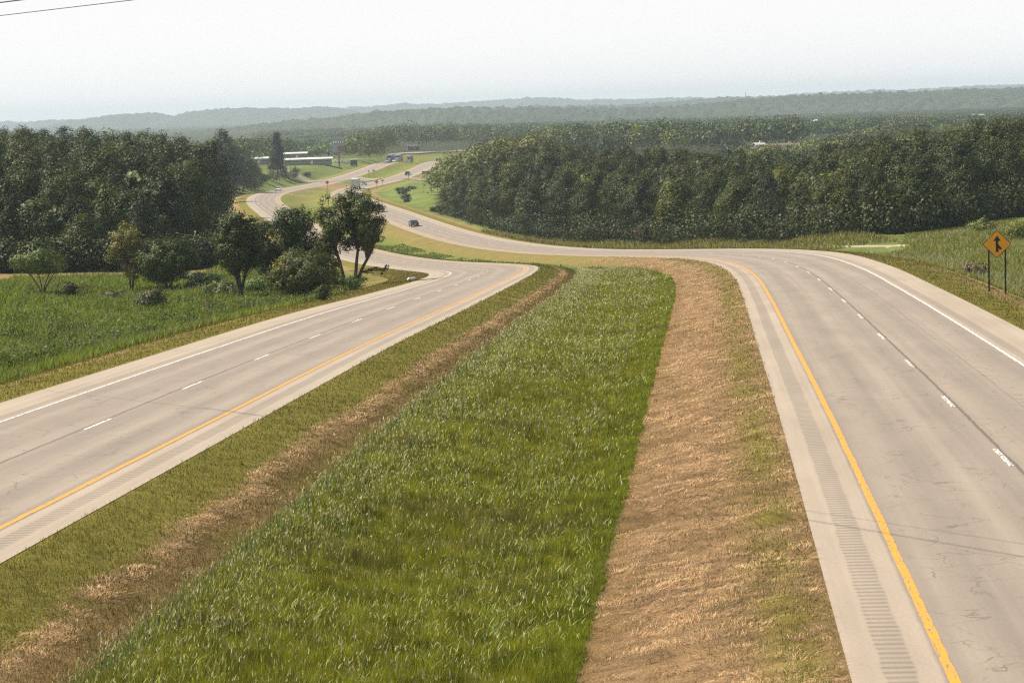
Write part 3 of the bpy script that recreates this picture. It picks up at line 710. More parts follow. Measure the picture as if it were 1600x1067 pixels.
SPEC = {0: 'dark green oak', 1: 'tall mid green oak', 2: 'deep green leafy hickory', 3: 'high-crowned dark oak', 4: 'bright green young oak', 5: 'narrow blackish cedar', 6: 'broad olive green tree'}
def where(side, d, c):
    if side == 'R': h = 'at the left end' if c < 830 else 'left of centre' if c < 1050 else 'right of centre' if c < 1330 else 'at the right end'
    else: h = 'at the far left' if c < 100 else 'at its middle' if c < 230 else 'at the road end'
    row = 'front row' if d < 11 else 'second rows' if d < 40 else 'back rows'
    return '%s of the %s wood, %s' % (row, 'right-hand' if side == 'R' else 'left-hand', h)
# individual trees of the woods
for n_, (area, X, Y, ks, hs, side, d, c, z) in enumerate(ind):
    place(ks, X, Y, hs*rnd.uniform(0.95, 1.08), SPEC[ks]+', '+where(side, d, c), 'trees of the wood right of the highway' if side == 'R' else 'trees of the wood left of the highway',
          rnd.uniform(0, 6.28), rnd.uniform(0.94, 1.04), z)
def mass(name, spots, leaf, per, label, seed):
    """many crowns as one mass: spots = (x,y,z,H,R,colour)"""
    rng = np.random.RandomState(seed); Vs = []; Fs = []; Cs = []; b = 0
    for (x, y, z, H, R, col) in spots:
        n = per; d = rng.normal(size=(n, 3)); d[:, 2] = np.abs(d[:, 2])*0.9-0.25; d /= np.linalg.norm(d, axis=1, keepdims=True)
        ph = rng.uniform(0, 6.28, 3); lump = 1+0.22*np.sin(d[:, 0]*3.5+ph[0])*np.sin(d[:, 1]*4+ph[1])+0.12*np.sin(d[:, 2]*7+ph[2])
        P = np.array([x, y, z+H*0.56])+d*lump[:, None]*rng.uniform(0.8, 1.06, n)[:, None]*np.array([R, R, H*0.45])
        nr = d+rng.normal(size=(n, 3))*0.3
        V, F = rot_quads(P, nr, leaf, rng, 0.75)
        cc = np.array(col)*rng.uniform(0.6, 1.5)*np.array([rng.uniform(0.88, 1.14), 1, rng.uniform(0.85, 1.2)])
        Vs.append(V); Fs.append(F+b); Cs.append(np.repeat(cc[None, :]*rng.uniform(0.75, 1.25, n)[:, None], 4, 0)); b += len(V)
    o = mesh_obj(name, np.concatenate(Vs), np.concatenate(Fs), M['leaf'], col=np.concatenate(Cs)); return tag(o, label, 'forest', kind='stuff')
mass('woods', [(X, Y, z, KINDS[ks]['H']*hs, KINDS[ks]['R']*hs, KINDS[ks]['col']) for (area, X, Y, ks, hs, side, d, c, z) in rest], 0.62, 900, 'closed tree canopy filling the inside of the two woods', 3)
# --- forests of the plain beyond the road, 600 m to 3 km away
spots = []
def far_band(cx, y0, y1, step, Hf, keep, col=None, skyl=None, jit=13):
    y = y0
    while y < y1:
        st = step*(y/y0)**0.5; hw = (cx[1]-cx[0])/2/FPX*y; mid = ((cx[0]+cx[1])/2-800)/FPX*y; x = mid-hw
        while x < mid+hw:
            X = x+rnd.uniform(-.5, .5)*st; Y = y+rnd.uniform(-.5, .5)*st; c = colpx(X, Y)
            if cx[0] <= c <= cx[1] and keep(c, X, Y):
                spots.append([X, Y, Hf*rnd.uniform(0.8, 1.12), st*rnd.uniform(0.42, 0.82), col or rnd.choice([G1, G2, G3, G1, (0.06, 0.06, 0.03), G4]), skyl, jit])
            x += st
        y += st*0.95
SK1 = ([820, 850, 900, 940, 960, 1000, 1060, 1100, 1140, 1160, 1200], [222, 205, 190, 203, 190, 194, 188, 192, 196, 232, 240])
far_band((700, 860), 560, 700, 7.5, 15, lambda c, X, Y: True, col=(0.08, 0.092, 0.028), skyl=([690, 720, 770, 830, 870], [262, 240, 222, 210, 215]))
far_band((820, 1148), 950, 1280, 10.5, 18, lambda c, X, Y: True, col=None, skyl=SK1)
far_band((340, 460), 985, 1300, 11, 13, lambda c, X, Y: Y > 1130 or c < 400)
far_band((560, 612), 1095, 1220, 9, 13, lambda c, X, Y: c < 596, col=G2)
SK2 = ([400, 480, 540, 560, 590, 620, 650, 700, 760, 800, 860], [240, 232, 222, 214, 203, 196, 192, 193, 194, 196, 198])
far_band((395, 870), 1230, 1900, 13, 16, lambda c, X, Y: (Y > 1480 or c < 612) and not (c < 560 and Y < 1330), skyl=SK2)
far_band((860, 1660), 1290, 2100, 14, 15, lambda c, X, Y: not (1170 < c < 1262 and Y < 1060), skyl=([860, 1000, 1150, 1200, 1260, 1330, 1400, 1500, 1600, 1660], [198, 196, 186, 188, 190, 186, 184, 182, 178, 176]))
far_band((1150, 1660), 800, 1000, 11, 13, lambda c, X, Y: not (1160 < c < 1268), skyl=([1150, 1200, 1268, 1330, 1400, 1500, 1600, 1660], [226, 226, 224, 205, 200, 195, 190, 188]))
far_band((1168, 1262), 850, 900, 8, 5.5, lambda c, X, Y: True)
far_band((1168, 1262), 965, 1060, 9, 14, lambda c, X, Y: True)
far_band((-60, 1660), 2150, 3300, 24, 15, lambda c, X, Y: c > 420, skyl=([-60, 300, 420, 600, 800, 1200, 1600, 1660], [226, 222, 216, 203, 193, 186, 176, 176]))
XA = np.array([s_[0] for s_ in spots]); YA = np.array([s_[1] for s_ in spots]); ZA = ground(XA, YA); fs = []
for s_, z in zip(spots, ZA):
    X, Y, H, R, col, sk, jit = s_
    if sk is not None:
        c = colpx(X, Y); v = ray(c, np.interp(c, sk[0], sk[1])+rnd.uniform(-2, jit)); H2 = min(H*1.25, v[2]*Y-z)
        if H2 < 4: H2 = 4
        H = min(H2, H*1.25)
    fs.append((X, Y, z, H, R, tuple(q*1.35 for q in col)))
fs1 = [f for f in fs if f[1] < 950]; fs2 = [f for f in fs if f[1] >= 950]
mass('forest', fs1, 0.8, 420, 'hazy dark forest band standing behind the right-hand wood', 11)
mass('forest', fs2, 1.25, 170, 'bluish green forests covering the plain beyond the highway', 12)

print('SPOTS', len(fs1), len(fs2), len(rest), len(ind))
# ---------------------------------------------------------------- grass, hay and weeds
def blades(S, O, h, w, lean, colr, rng, segs=2, root_dz=0.0, tipc=None, tp=1.5, az=None, flat=0.0, rootc=0.8):
    """one curved blade per (s,o); h, w, lean arrays; colr (n,3)"""
    n = len(S); x, y, z = ground_so(S, O); rr = frame(S)[0]
    n1 = fbm(x, y, 0.5, 3); n3 = fbm(x, y+90, 2.3, 2); near = 1-sstep(120, 300, S)
    inm = (O > rr[:, 5]+5.3) & (O < rr[:, 2]-5.3)
    z = z+np.where(inm, near*(0.04*n3+np.where(O > 3.5, LUMP(x, y), 0)+0.05*np.exp(-((O+5.55+n1*0.35)/0.4)**2)*(0.6+n3)), near*0.06*n3)+root_dz
    if az is None: az = rng.uniform(0, 2*np.pi, n)
    d = np.stack([np.cos(az), np.sin(az)], 1); fa = az+rng.uniform(0.8, 2.3, n); f = np.stack([np.cos(fa), np.sin(fa)], 1)
    L = lean*h; up = h*np.sqrt(np.clip(1-np.clip(lean, 0, 0.98)**2, 0.02, 1))
    ts = np.linspace(0, 1, segs+1); V = []; C = []
    for k, t in enumerate(ts):
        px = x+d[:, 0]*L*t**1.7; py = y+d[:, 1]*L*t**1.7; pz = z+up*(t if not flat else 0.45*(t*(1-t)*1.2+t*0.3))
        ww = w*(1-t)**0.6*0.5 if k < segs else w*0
        cc = colr*(rootc+(1.15-rootc)*t) if tipc is None else colr*(1-t**2)[..., None] if False else (colr*(1-t**tp)+tipc*t**tp)  # roots darkened, tips paled: shade between blades painted into the colour
        if k < segs:
            V.append(np.stack([px-f[:, 0]*ww, py-f[:, 1]*ww, pz], 1)); V.append(np.stack([px+f[:, 0]*ww, py+f[:, 1]*ww, pz], 1)); C += [cc, cc]
        else: V.append(np.stack([px, py, pz], 1)); C.append(cc)
    K = len(V); V = np.stack(V, 1).reshape(-1, 3); C = np.stack(C, 1).reshape(-1, 3); b = np.arange(n)*K; F = []
    for k in range(segs-1): F += [np.stack([b+2*k, b+2*k+1, b+2*k+3], 1), np.stack([b+2*k, b+2*k+3, b+2*k+2], 1)]
    F.append(np.stack([b+K-3, b+K-2, b+K-1], 1))
    return V, np.concatenate(F), C
def join(parts):
    V = []; F = []; C = []; b = 0
    for v, f, c in parts: V.append(v); F.append(f+b); C.append(c); b += len(v)
    return np.concatenate(V), np.concatenate(F), np.concatenate(C)
def sprinkle(rng, s0, s1, o0, o1, dens):
    """random stations and offsets, dens(s) blades per square metre"""
    out = []
    e = np.unique(np.clip(np.array([s0, 12, 25, 40, 60, 85, 115, 150, 200, 260, s1]), s0, s1))
    for a, b in zip(e[:-1], e[1:]):
        m = int((b-a)*(o1-o0)*dens((a+b)/2)); out.append(np.stack([rng.uniform(a, b, m), rng.uniform(o0, o1, m)], 1))
    P = np.concatenate(out); return P[:, 0], P[:, 1]
rng = np.random.RandomState(21)
dist = lambda s: np.maximum(s+31, 20)
def jit(col, n, rng, v=0.3):
    return np.array(col)[None, :]*rng.uniform(1-v, 1+v, n)[:, None]*np.stack([rng.uniform(0.85, 1.15, n), np.ones(n), rng.uniform(0.8, 1.2, n)], 1)
# tall unmown grass in the swale
parts = []
S, O = sprinkle(rng, -6, 205, -4.35, 3.7, lambda s: 1900*(33/dist(s))**1.35)
x_, y_, _ = ground_so(S, O)
nb = fbm(x_, y_, 0.22, 3); nc = fbm(x_+40, y_, 0.6, 3)
edge = np.minimum(O+4.0+0.22*nc, 3.5-O+0.11*nc); keep = (edge > -0.05) & ~((S > 150) & (edge < (S-150)*0.02)); S, O, nb, nc, edge = S[keep], O[keep], nb[keep], nc[keep], edge[keep]
n = len(S); tf = fbm(x_[keep], y_[keep], 1.8, 3); h = (0.29+0.14*nb+0.10*nc+0.16*tf)*rng.uniform(0.5, 1.3, n)*np.clip(0.55+edge*1.2, 0.45, 1); h *= np.where(O > 1.5, 0.88, 1)
colr = jit((0.285, 0.285, 0.030), n, rng, 0.5)
yl = sstep(0.0, 0.7, nb)[:, None]; colr = colr*(1-yl*0.35)+np.array([0.28, 0.31, 0.03])*yl*0.35
br = sstep(0.1, 0.6, fbm(x_[keep]+9, y_[keep]+33, 0.35, 3))[:, None]; colr = colr*(1-br*0.6)+np.array([0.20, 0.165, 0.075])*br*0.6
tv = sstep(-0.35, 0.45, fbm(x_[keep]+70, y_[keep]+5, 2.6, 2))[:, None]; colr = colr*(0.62+0.62*tv)*np.array([1.0, 1.0, 1.0])
re = np.clip((O-2.4)/1.2, 0, 1)[:, None]; colr = colr*(1-re*0.5)+np.array([0.21, 0.28, 0.02])*re*0.5
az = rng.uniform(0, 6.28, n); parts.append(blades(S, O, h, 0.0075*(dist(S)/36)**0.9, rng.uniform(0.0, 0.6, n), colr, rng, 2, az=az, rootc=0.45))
# seed heads
S, O = sprinkle(rng, -6, 200, -4.3, 3.4, lambda s: 85*(33/dist(s))**0.9)
x_, y_, _ = ground_so(S, O); k = rng.rand(len(S)) < (0.30+0.9*np.exp(-((O+3.4)/0.9)**2)+0.35*fbm(x_, y_, 0.25, 3))*np.where(O > 2.2, 0.25, 1); S, O = S[k], O[k]; n = len(S)
h = rng.uniform(0.30, 0.56, n); az = rng.uniform(0, 6.28, n); cst = jit((0.13, 0.17, 0.05), n, rng, 0.2); tip = jit((0.66, 0.60, 0.40), n, rng, 0.25)
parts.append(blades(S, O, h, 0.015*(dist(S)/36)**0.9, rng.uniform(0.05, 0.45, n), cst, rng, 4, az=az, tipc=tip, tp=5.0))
# the pale heads themselves, standing a little above the leaves
n = len(S); parts.append(blades(S, O, rng.uniform(0.06, 0.13, n), 0.020*(dist(S)/36)**0.9, rng.uniform(0.2, 0.95, n), jit((0.44, 0.41, 0.26), n, rng, 0.35), rng, 2, az=az, rootc=0.85, root_dz=rng.uniform(0.28, 0.48, n)))
# pale blades: sun glints of broad leaves painted into the colour
S, O = sprinkle(rng, -6, 150, -3.4, 3.45, lambda s: 17*(40/dist(s))**0.9)
x_, y_, _ = ground_so(S, O); k = rng.rand(len(S)) < sstep(0.0, 0.4, fbm(x_+7, y_+3, 0.28, 3)); S, O = S[k], O[k]; n = len(S)
parts.append(blades(S, O, rng.uniform(0.10, 0.22, n), 0.022*(dist(S)/36)**0.8, rng.uniform(0.5, 0.97, n), jit((0.32, 0.38, 0.09), n, rng, 0.35), rng, 3, rootc=0.7, root_dz=rng.uniform(0.22, 0.38, n), tipc=jit((0.62, 0.66, 0.42), n, rng, 0.3)))
# broad arching reed leaves
S, O = sprinkle(rng, -6, 110, -3.2, 3.0, lambda s: 17*(40/dist(s))**0.8)
x_, y_, _ = ground_so(S, O); k = fbm(x_+7, y_+3, 0.28, 3) > 0.05; S, O = S[k], O[k]; n = len(S)
lit = (rng.rand(n) < 0.3)[:, None]  # these leaves get a sun glint painted on the tip
parts.append(blades(S, O, rng.uniform(0.28, 0.46, n), 0.022*np.ones(n), rng.uniform(0.3, 0.9, n), jit((0.2, 0.27, 0.05), n, rng, 0.25), rng, 4, tp=3.0, tipc=np.where(lit, jit((0.70, 0.74, 0.50), n, rng, 0.2), jit((0.26, 0.34, 0.07), n, rng, 0.3))))
V, F, C = join(parts); tag(mesh_obj('grass', V, F, M['grass'], col=C), 'tall unmown green grass with pale seed heads in the median', 'grass', kind='stuff')
# short mown grass on both sides of it
parts = []
def mown(s0, s1, o0, o1, dens, col, hh, v=0.3, cond=None, wid=0.010, lean=(0.2, 0.9), flat=0.0, tip=None, tuft=False):
    S, O = sprinkle(rng, s0, s1, o0, o1, dens); x_, y_, _ = ground_so(S, O)
    if cond is not None: k = rng.rand(len(S)) < cond(x_, y_, S, O); S, O = S[k], O[k]
    n = len(S); cl = jit(col, n, rng, v); az = None
    if tuft:
        x_, y_, _ = ground_so(S, O); cl = cl*(0.45+1.15*sstep(-0.5, 0.5, fbm(x_+31, y_*1.6, 1.9, 3)))[:, None]; az = 1.2+2.6*fbm(x_, y_+11, 1.1, 2)+rng.normal(0, 0.5, n)
    parts.append(blades(S, O, rng.uniform(hh[0], hh[1], n), wid*(dist(S)/36)**0.9, rng.uniform(lean[0], lean[1], n), cl, rng, 2, flat=flat, tipc=None if tip is None else jit(tip, n, rng, v), az=az))
den = lambda k: (lambda s: k*(33/dist(s))**1.3)
mown(-8, 230, -7.66, -4.1, den(230), (0.125, 0.128, 0.02), (0.05, 0.14), cond=lambda x, y, s, o: np.clip(0.5+0.5*fbm(x, y, 0.7, 3)+(o < -5.9)*0.6, 0.12, 1))
mown(-8, 230, -7.64, -4.1, den(130), (0.20, 0.155, 0.03), (0.04, 0.12), cond=lambda x, y, s, o: np.clip(0.5+fbm(x+30, y, 0.6, 3), 0.1, 1))
mown(-8, 230, -5.9, -3.9, den(200), (0.17, 0.105, 0.042), (0.04, 0.14), cond=lambda x, y, s, o: np.clip(0.8+0.5*fbm(x, y, 1.0, 3), 0, 1))
mown(-8, 230, -5.4, -4.0, den(130), (0.13, 0.13, 0.025), (0.05, 0.16), cond=lambda x, y, s, o: sstep(-0.05, 0.5, fbm(x+3, y, 0.6, 3)))
mown(-8, 200, 3.5, 7.68, den(150), (0.16, 0.16, 0.025), (0.05, 0.16), cond=lambda x, y, s, o: np.clip(np.exp(-((o-6.9)/0.7)**2)*1.3+sstep(0.1, 0.5, fbm(x, y, 0.8, 3))*0.6, 0.03, 1))
V, F, C = join(parts); tag(mesh_obj('mown_grass', V, F, M['grass'], col=C), 'short mown olive grass in strips beside the pavement edges', 'grass', kind='stuff')
parts = []
hay = (0.50, 0.345, 0.20)
mown(-8, 220, -6.4, -4.7, den(480), hay, (0.12, 0.32), cond=lambda x, y, s, o: np.clip(np.exp(-((o+5.5+fbm(x, y, 0.5, 3)*0.35)/0.30)**2)*1.3, 0, 1)*np.clip(0.5+1.5*fbm(x, y+90, 2.3, 2), 0, 1), wid=0.011, lean=(0.7, 0.98), flat=1.0, tuft=True)
mown(-8, 250, 3.45, 7.6, den(460), (0.47, 0.315, 0.185), (0.12, 0.36), v=0.38, cond=lambda x, y, s, o: np.clip(0.60+1.5*fbm(x*0.7+5, y*1.5, 1.1, 4)*-1-(o < 4.2)*0.45-np.exp(-((o-6.9)/0.5)**2)*0.45, 0.05, 1), wid=0.011, lean=(0.6, 0.98), flat=1.0, tuft=True)
mown(-8, 250, 3.3, 7.6, den(110), (0.19, 0.115, 0.055), (0.05, 0.18), v=0.38, wid=0.009, lean=(0.5, 0.98), flat=1.0)
V, F, C = join(parts); tag(mesh_obj('hay', V, F, M['straw'], col=C), 'dry tan cut hay lying in rows on the mown median', 'hay', kind='stuff')
# outer verges: mown fringe, then weeds
parts = []
def fringe(s0, s1, o_of, dens, col, hh, wid, v=0.3, cond=None, lean=(0.1, 0.8), tip=None):
    S, T = sprinkle(rng, s0, s1, 0, 1, dens); O = o_of(S, T); x_, y_, _ = ground_so(S, O)
    k = np.abs(x_/np.maximum(y_, 1)) < 0.27
    if cond is not None: k &= rng.rand(len(S)) < cond(x_, y_, S, O)
    S, O = S[k], O[k]; n = len(S); parts.append(blades(S, O, rng.uniform(hh[0], hh[1], n), wid*(dist(S)/100)**0.9, rng.uniform(lean[0], lean[1], n), jit(col, n, rng, v), rng, 2, tipc=None if tip is None else jit(tip, n, rng, v), rootc=0.6))
EL = lambda S: frame(S)[0][:, 5]-3.6-WOL
ER = lambda S: frame(S)[0][:, 2]+3.6+WOR
fringe(30, 300, lambda S, T: EL(S)-T*4.4, lambda s: 4.4*55*(100/dist(s))**1.3, (0.16, 0.14, 0.03), (0.04, 0.16), 0.022)
fringe(30, 300, lambda S, T: ER(S)+T*3.9, lambda s: 3.9*55*(100/dist(s))**1.3, (0.15, 0.135, 0.03), (0.04, 0.16), 0.022)
V, F, C = join(parts); tag(mesh_obj('mown_grass', V, F, M['grass'], col=C), 'short mown grass along the outer edges of both carriageways', 'grass', kind='stuff')
parts = []
wc = lambda x, y, s, o: (colpx(x, y) < 535)*np.clip(0.75+0.6*fbm(x, y, 0.3, 3), 0.1, 1)*(wood_front_l(x, y) < -7)
for (col, hh, d_, cn) in (((0.20, 0.235, 0.04), (0.25, 0.65), 38, None), ((0.21, 0.22, 0.11), (0.35, 0.85), 16, 0.2), ((0.17, 0.22, 0.035), (0.3, 0.7), 16, -0.1), ((0.20, 0.15, 0.09), (0.5, 1.0), 4, 0.35)):
    c_ = (lambda x, y, s, o: wc(x, y, s, o)) if cn is None else (lambda x, y, s, o, cn=cn: wc(x, y, s, o)*(fbm(x+11*cn, y-31*cn, 0.12, 3) > cn))
    fringe(45, 235, lambda S, T: EL(S)-4.2-0.5*fbm(S, S*0, 0.2, 2)-T*40, lambda s, d_=d_: 46*d_*(100/dist(s))**1.1, col, hh, 0.05, cond=c_, lean=(0.1, 0.7))
    fringe(60, 235, lambda S, T: ER(S)+4.6+0.5*fbm(S, S*0, 0.2, 2)+T*34, lambda s, d_=d_: 34*d_*1.5*(100/dist(s))**1.1, tuple(np.array(col)*np.array([1.35, 1.2, 1.1])), tuple(q*0.55 for q in hh), 0.035, cond=lambda x, y, s, o, c_=c_: np.clip(0.8+0.5*fbm(x, y, 0.3, 3), 0, 1)*(wood_front(x, y) < 0)*(((wood_front(x, y) < -3) & ((y < 214) | (colpx(x, y) > 1412+26*rng.rand(len(x))))) | (800+x/y*FPX > 1420)), lean=(0.1, 0.7))
# pale heads over the right-hand meadow
fringe(70, 235, lambda S, T: ER(S)+4.6+T*20, lambda s: 20*5*(100/dist(s))**1.1, (0.12, 0.14, 0.06), (0.5, 0.9), 0.035, tip=(0.42, 0.40, 0.32), cond=lambda x, y, s, o: (wood_front(x, y) < 0)*((wood_front(x, y) < -3) & ((y < 214) | (colpx(x, y) > 1412+26*rng.rand(len(x))))))
cl_ = []
for k in range(420):
    px_ = rnd.uniform(-20, 540); s0_ = rnd.uniform(0, 1)**1.8; row_ = np.interp(px_, [0, 340, 540], [585, 500, 462])-s0_*np.interp(px_, [0, 340, 540], [130, 50, 8]); h_ = hit(px_, row_)
    if h_ is None or wood_front_l(h_[0], h_[1]) > -8: continue
    r_ = rnd.uniform(0.3, 0.75); cl_.append((h_[0], h_[1], h_[2]+r_*0.5, r_*1.2, r_*rnd.uniform(0.6, 1.1)))
vv, ff, cc_ = crown(cl_, 220, 0.15, (0.105, 0.135, 0.032), 77, var=0.3)
parts.append((vv, np.concatenate([ff[:, [0, 1, 2]], ff[:, [0, 2, 3]]]), cc_))
V, F, C = join(parts); tag(mesh_obj('weeds', V, F, M['grass'], col=C), 'rank green weeds and meadow grass beyond the mown verges', 'weeds', kind='stuff')
parts = []
fringe(215, 430, lambda S, T: ER(S)+1.8+T*16, lambda s: 16*9, (0.17, 0.165, 0.05), (0.4, 0.9), 0.05, cond=lambda x, y, s, o: (wood_front(x, y) < 1.5)*1.0, tip=(0.22, 0.19, 0.09))
fringe(200, 420, lambda S, T: -6.8+T*9, lambda s: 9*12, (0.14, 0.18, 0.035), (0.15, 0.4), 0.05, cond=lambda x, y, s, o: np.clip(0.5+fbm(x, y, 0.1, 2)*1.5, 0, 1))
V, F, C = join(parts); tag(mesh_obj('verge_grass', V, F, M['grass'], col=C), 'longer grass along the foot of the right-hand wood and the far median', 'grass', kind='stuff')

cl_ = []
for k in range(1300):
    if k % 2: px_ = rnd.uniform(700, 1620); y_ = float(np.interp(px_, [q[0] for q in WOOD_R], [q[1] for q in WOOD_R]))+rnd.uniform(1.5, 9); hh_ = rnd.choice([1, 1, 1, 1.6])*rnd.uniform(0.9, 2.3)
    else: px_ = rnd.uniform(-20, 352); y_ = float(np.interp(px_, [q[0] for q in WOOD_L], [q[1] for q in WOOD_L]))+rnd.uniform(1.0, 8); hh_ = rnd.uniform(0.7, 2.4)
    x_ = (px_-800)/FPX*y_; cl_.append((x_, y_, hh_))
zz_ = ground(np.array([q[0] for q in cl_]), np.array([q[1] for q in cl_]))
V, F, C = crown([(q[0], q[1], z+q[2]*0.6, q[2]*1.0, q[2]) for q, z in zip(cl_, zz_)], 36, 0.42, (0.044, 0.058, 0.017), 78, var=0.4)
tag(mesh_obj('undergrowth', V, F, M['leaf'], col=C), 'tangled leafy undergrowth closing the edges of both woods', 'undergrowth', kind='stuff')
# ---------------------------------------------------------------- wooded hills on the horizon
def worley(x, y, cell):
    gx = np.floor(x/cell).astype(int); gy = np.floor(y/cell).astype(int); best = np.full(x.shape, 9.0); idv = np.zeros(x.shape)
    for i in (-1, 0, 1):
        for j in (-1, 0, 1):
            a = gx+i; b = gy+j; px = (a+_NT[a % 256, b % 256])*cell; py = (b+_NT[(a+91) % 256, (b+37) % 256])*cell
            d = np.hypot(x-px, y-py)/cell; m = d < best; best = np.where(m, d, best); idv = np.where(m, _NT[(a+13) % 256, (b+71) % 256], idv)
    return best, idv
def hill(dist, sky_pts, length, xstep, ystep, tree, colr, label, foot=-30.0, seed=0, margin=250):
    px = np.array([p[0] for p in sky_pts], float); py = np.array([p[1] for p in sky_pts], float)
    x0, x1 = (px[0]-800)/FPX*dist, (px[-1]-800)/FPX*dist
    xs = np.arange(x0, x1+xstep, xstep); ys = np.concatenate([np.arange(-length, 0, ystep), np.arange(0, length*0.5, ystep*2)])
    X, T = np.meshgrid(xs, ys); Y = dist+T+0.05*length*fbm(X, T*0, 2.0/length, 2)
    c = 800+X/dist*FPX; row = np.interp(c, px, py); yh = YH-(c-800)*math.tan(ROLL); top = -(row-yh)/FPX*dist-tree*0.8
    prof = np.where(T < 0, 0.5-0.5*np.cos(np.pi*np.clip(1+T/length, 0, 1)), 0.5+0.5*np.cos(np.pi*np.clip(T/(length*0.5), 0, 1)))
    # spurs and hollows running down the slope
    sp = fbm(X+seed*999, T, 3.5/length, 4); Z = foot+(top-foot)*np.clip(prof*(1+0.28*sp*(1-prof)*2), 0, 1.0)
    d, idv = worley(X+seed*311, T, tree*1.05); Z = Z+tree*(0.95-0.9*d*d)*(0.6+0.7*idv)*np.clip(prof*5, 0, 1)+tree*0.35*vnoise(X, T, 0.9/tree)
    col = np.array(colr)[None, None, :]*(0.72+0.55*idv)[..., None]*(1+0.25*fbm(X, T, 4/length, 3))[..., None]; col[..., 0] *= (0.9+0.3*_NT[(idv*255).astype(int), 5])
    n, m = X.shape; i = np.arange(n-1)[:, None]*m+np.arange(m-1)[None, :]; F = np.stack([i, i+1, i+1+m, i+m], -1).reshape(-1, 4)
    o = mesh_obj('hills', np.stack([X, Y, Z], -1).reshape(-1, 3), F, M['ground'], col=np.clip(col.reshape(-1, 3), 0, 1)); return tag(o, label, 'hills', kind='structure')
hill(4300, [(-150,262),(100,240),(200,225),(330,206),(400,199),(450,193),(520,186),(560,182),(600,177),(650,173),(700,171),(800,170),(900,170.5),(1000,170),(1060,168),(1100,164),(1150,160),(1200,155),(1250,152),(1300,150),(1350,148),(1400,146),(1450,145),(1500,142),(1550,141),(1620,139),(1750,138)],
     700, 5.0, 9.0, 12, (0.045, 0.055, 0.026), 'long low wooded ridge crossing the middle distance', -42, 1)
hill(6300, [(780,178),(820,168),(850,166),(900,167),(930,165),(970,166.5),(1010,163),(1040,161),(1080,158),(1120,155),(1150,153.5),(1190,152.5),(1230,152),(1270,155),(1350,158)],
     800, 9.0, 16.0, 13, (0.05, 0.06, 0.03), 'hazier wooded rise behind the long ridge', -50, 2)
hill(8500, [(60,210),(120,192),(150,186.5),(170,184),(200,180),(250,176.5),(265,177.5),(280,182),(290,182.5),(300,180),(320,174.5),(350,171.5),(380,170),(420,169),(450,170),(480,170.5),(510,168),(530,168.5),(560,172),(580,176),(600,180),(640,188)],
     1300, 12.0, 24.0, 14, (0.05, 0.06, 0.03), 'pale blue rounded hills on the left skyline', -60, 3)
hill(10500, [(-150,192),(20,190),(60,191),(100,188.5),(160,187),(300,186),(420,178),(520,172),(560,168.5),(600,166.5),(640,163),(700,163.5),(740,160),(800,156.5),(830,154.5),(860,153),(890,155),(920,156.5),(960,155.5),(1000,156),(1040,154),(1080,153.5),(1120,154),(1180,153),(1230,150),(1260,147),(1290,145.5),(1330,144),(1360,141.5),(1395,141),(1410,143),(1440,140),(1480,137),(1530,134.5),(1580,133.5),(1650,134),(1750,132)],
     1600, 16.0, 34.0, 14, (0.05, 0.06, 0.035), 'faint farthest range of hills along the horizon', -80, 4)
# ---------------------------------------------------------------- the air
def haze_box():
    mb = MB(); mb.box((0, 0, 0), (1, 1, 1)); m = bpy.data.materials.new('hazy_air'); m.use_nodes = True; nt = m.node_tree; nt.nodes.clear()
    out = nt.nodes.new('ShaderNodeOutputMaterial'); v = nt.nodes.new('ShaderNodeVolumePrincipled'); v.inputs['Color'].default_value = (0.76, 0.895, 1.0, 1)
    v.inputs['Density'].default_value = HAZE; v.inputs['Anisotropy'].default_value = 0.1; nt.links.new(v.outputs[0], out.inputs['Volume'])
    o = mb.build('haze', m); o.scale = (24000, 15600, 500); o.location = (0, 6200, -176); return tag(o, 'thin summer haze filling the valley', 'haze', kind='stuff')
# ---------------------------------------------------------------- single trees and bushes of the left field
def shift(e, x, y, rz=0.0, dz=-0.05):
    e.location = (x, y, float(ground([x], [y])[0])+dz); e.rotation_euler = (0, 0, rz); return e
def free_clumps(cx, cz, rx, rz_, n, r, seed, flat=0.5, hollow=0.3, off=(0, 0)):
    rg = random.Random(seed); out = []
    for k in range(n):
        for _ in range(30):
            v = Vector((rg.uniform(-1, 1), rg.uniform(-1, 1), rg.uniform(-1, 1)))
            if hollow < v.length < 1: break
        q = r*rg.uniform(0.65, 1.3); out.append((cx+v.x*(rx-q*0.6)+off[0], v.y*(rx-q*0.6)+off[1], cz+v.z*(rz_-q*0.4), q, q*rg.uniform(0.6, 1.0)))
    return out
LITTLE = dict(per=330, size=0.17)
def single(name, pos, clumps, H, trunks, r0, per, size, col, seed, label, cat='tree', group='single trees of the left field', **kw):
    e = make_tree(name, clumps, H, trunks, r0, per*1.9, size*1.1, col, seed, **kw); shift(e, pos[0], pos[1]); return tag(e, label, cat, group)
P = lambda px, py: hit(px, py)
a = P(65, 461)     # vase-shaped, several stems
single('small_tree', a, free_clumps(0.1, 3.1, 2.9, 1.3, 44, 0.62, 1, hollow=0.1), 4.4, [(0, 0, -1.2, 0.3, 2.2), (0.1, 0, -0.3, -0.2, 2.4), (0.2, 0.1, 1.2, 0, 2.2), (0.15, 0, 0.6, 0.5, 2.0)], 0.06, 260, 0.17, (0.13, 0.165, 0.04), 31,
       'small spreading tree with several thin stems, first from the left in the field')
a = P(205, 455)
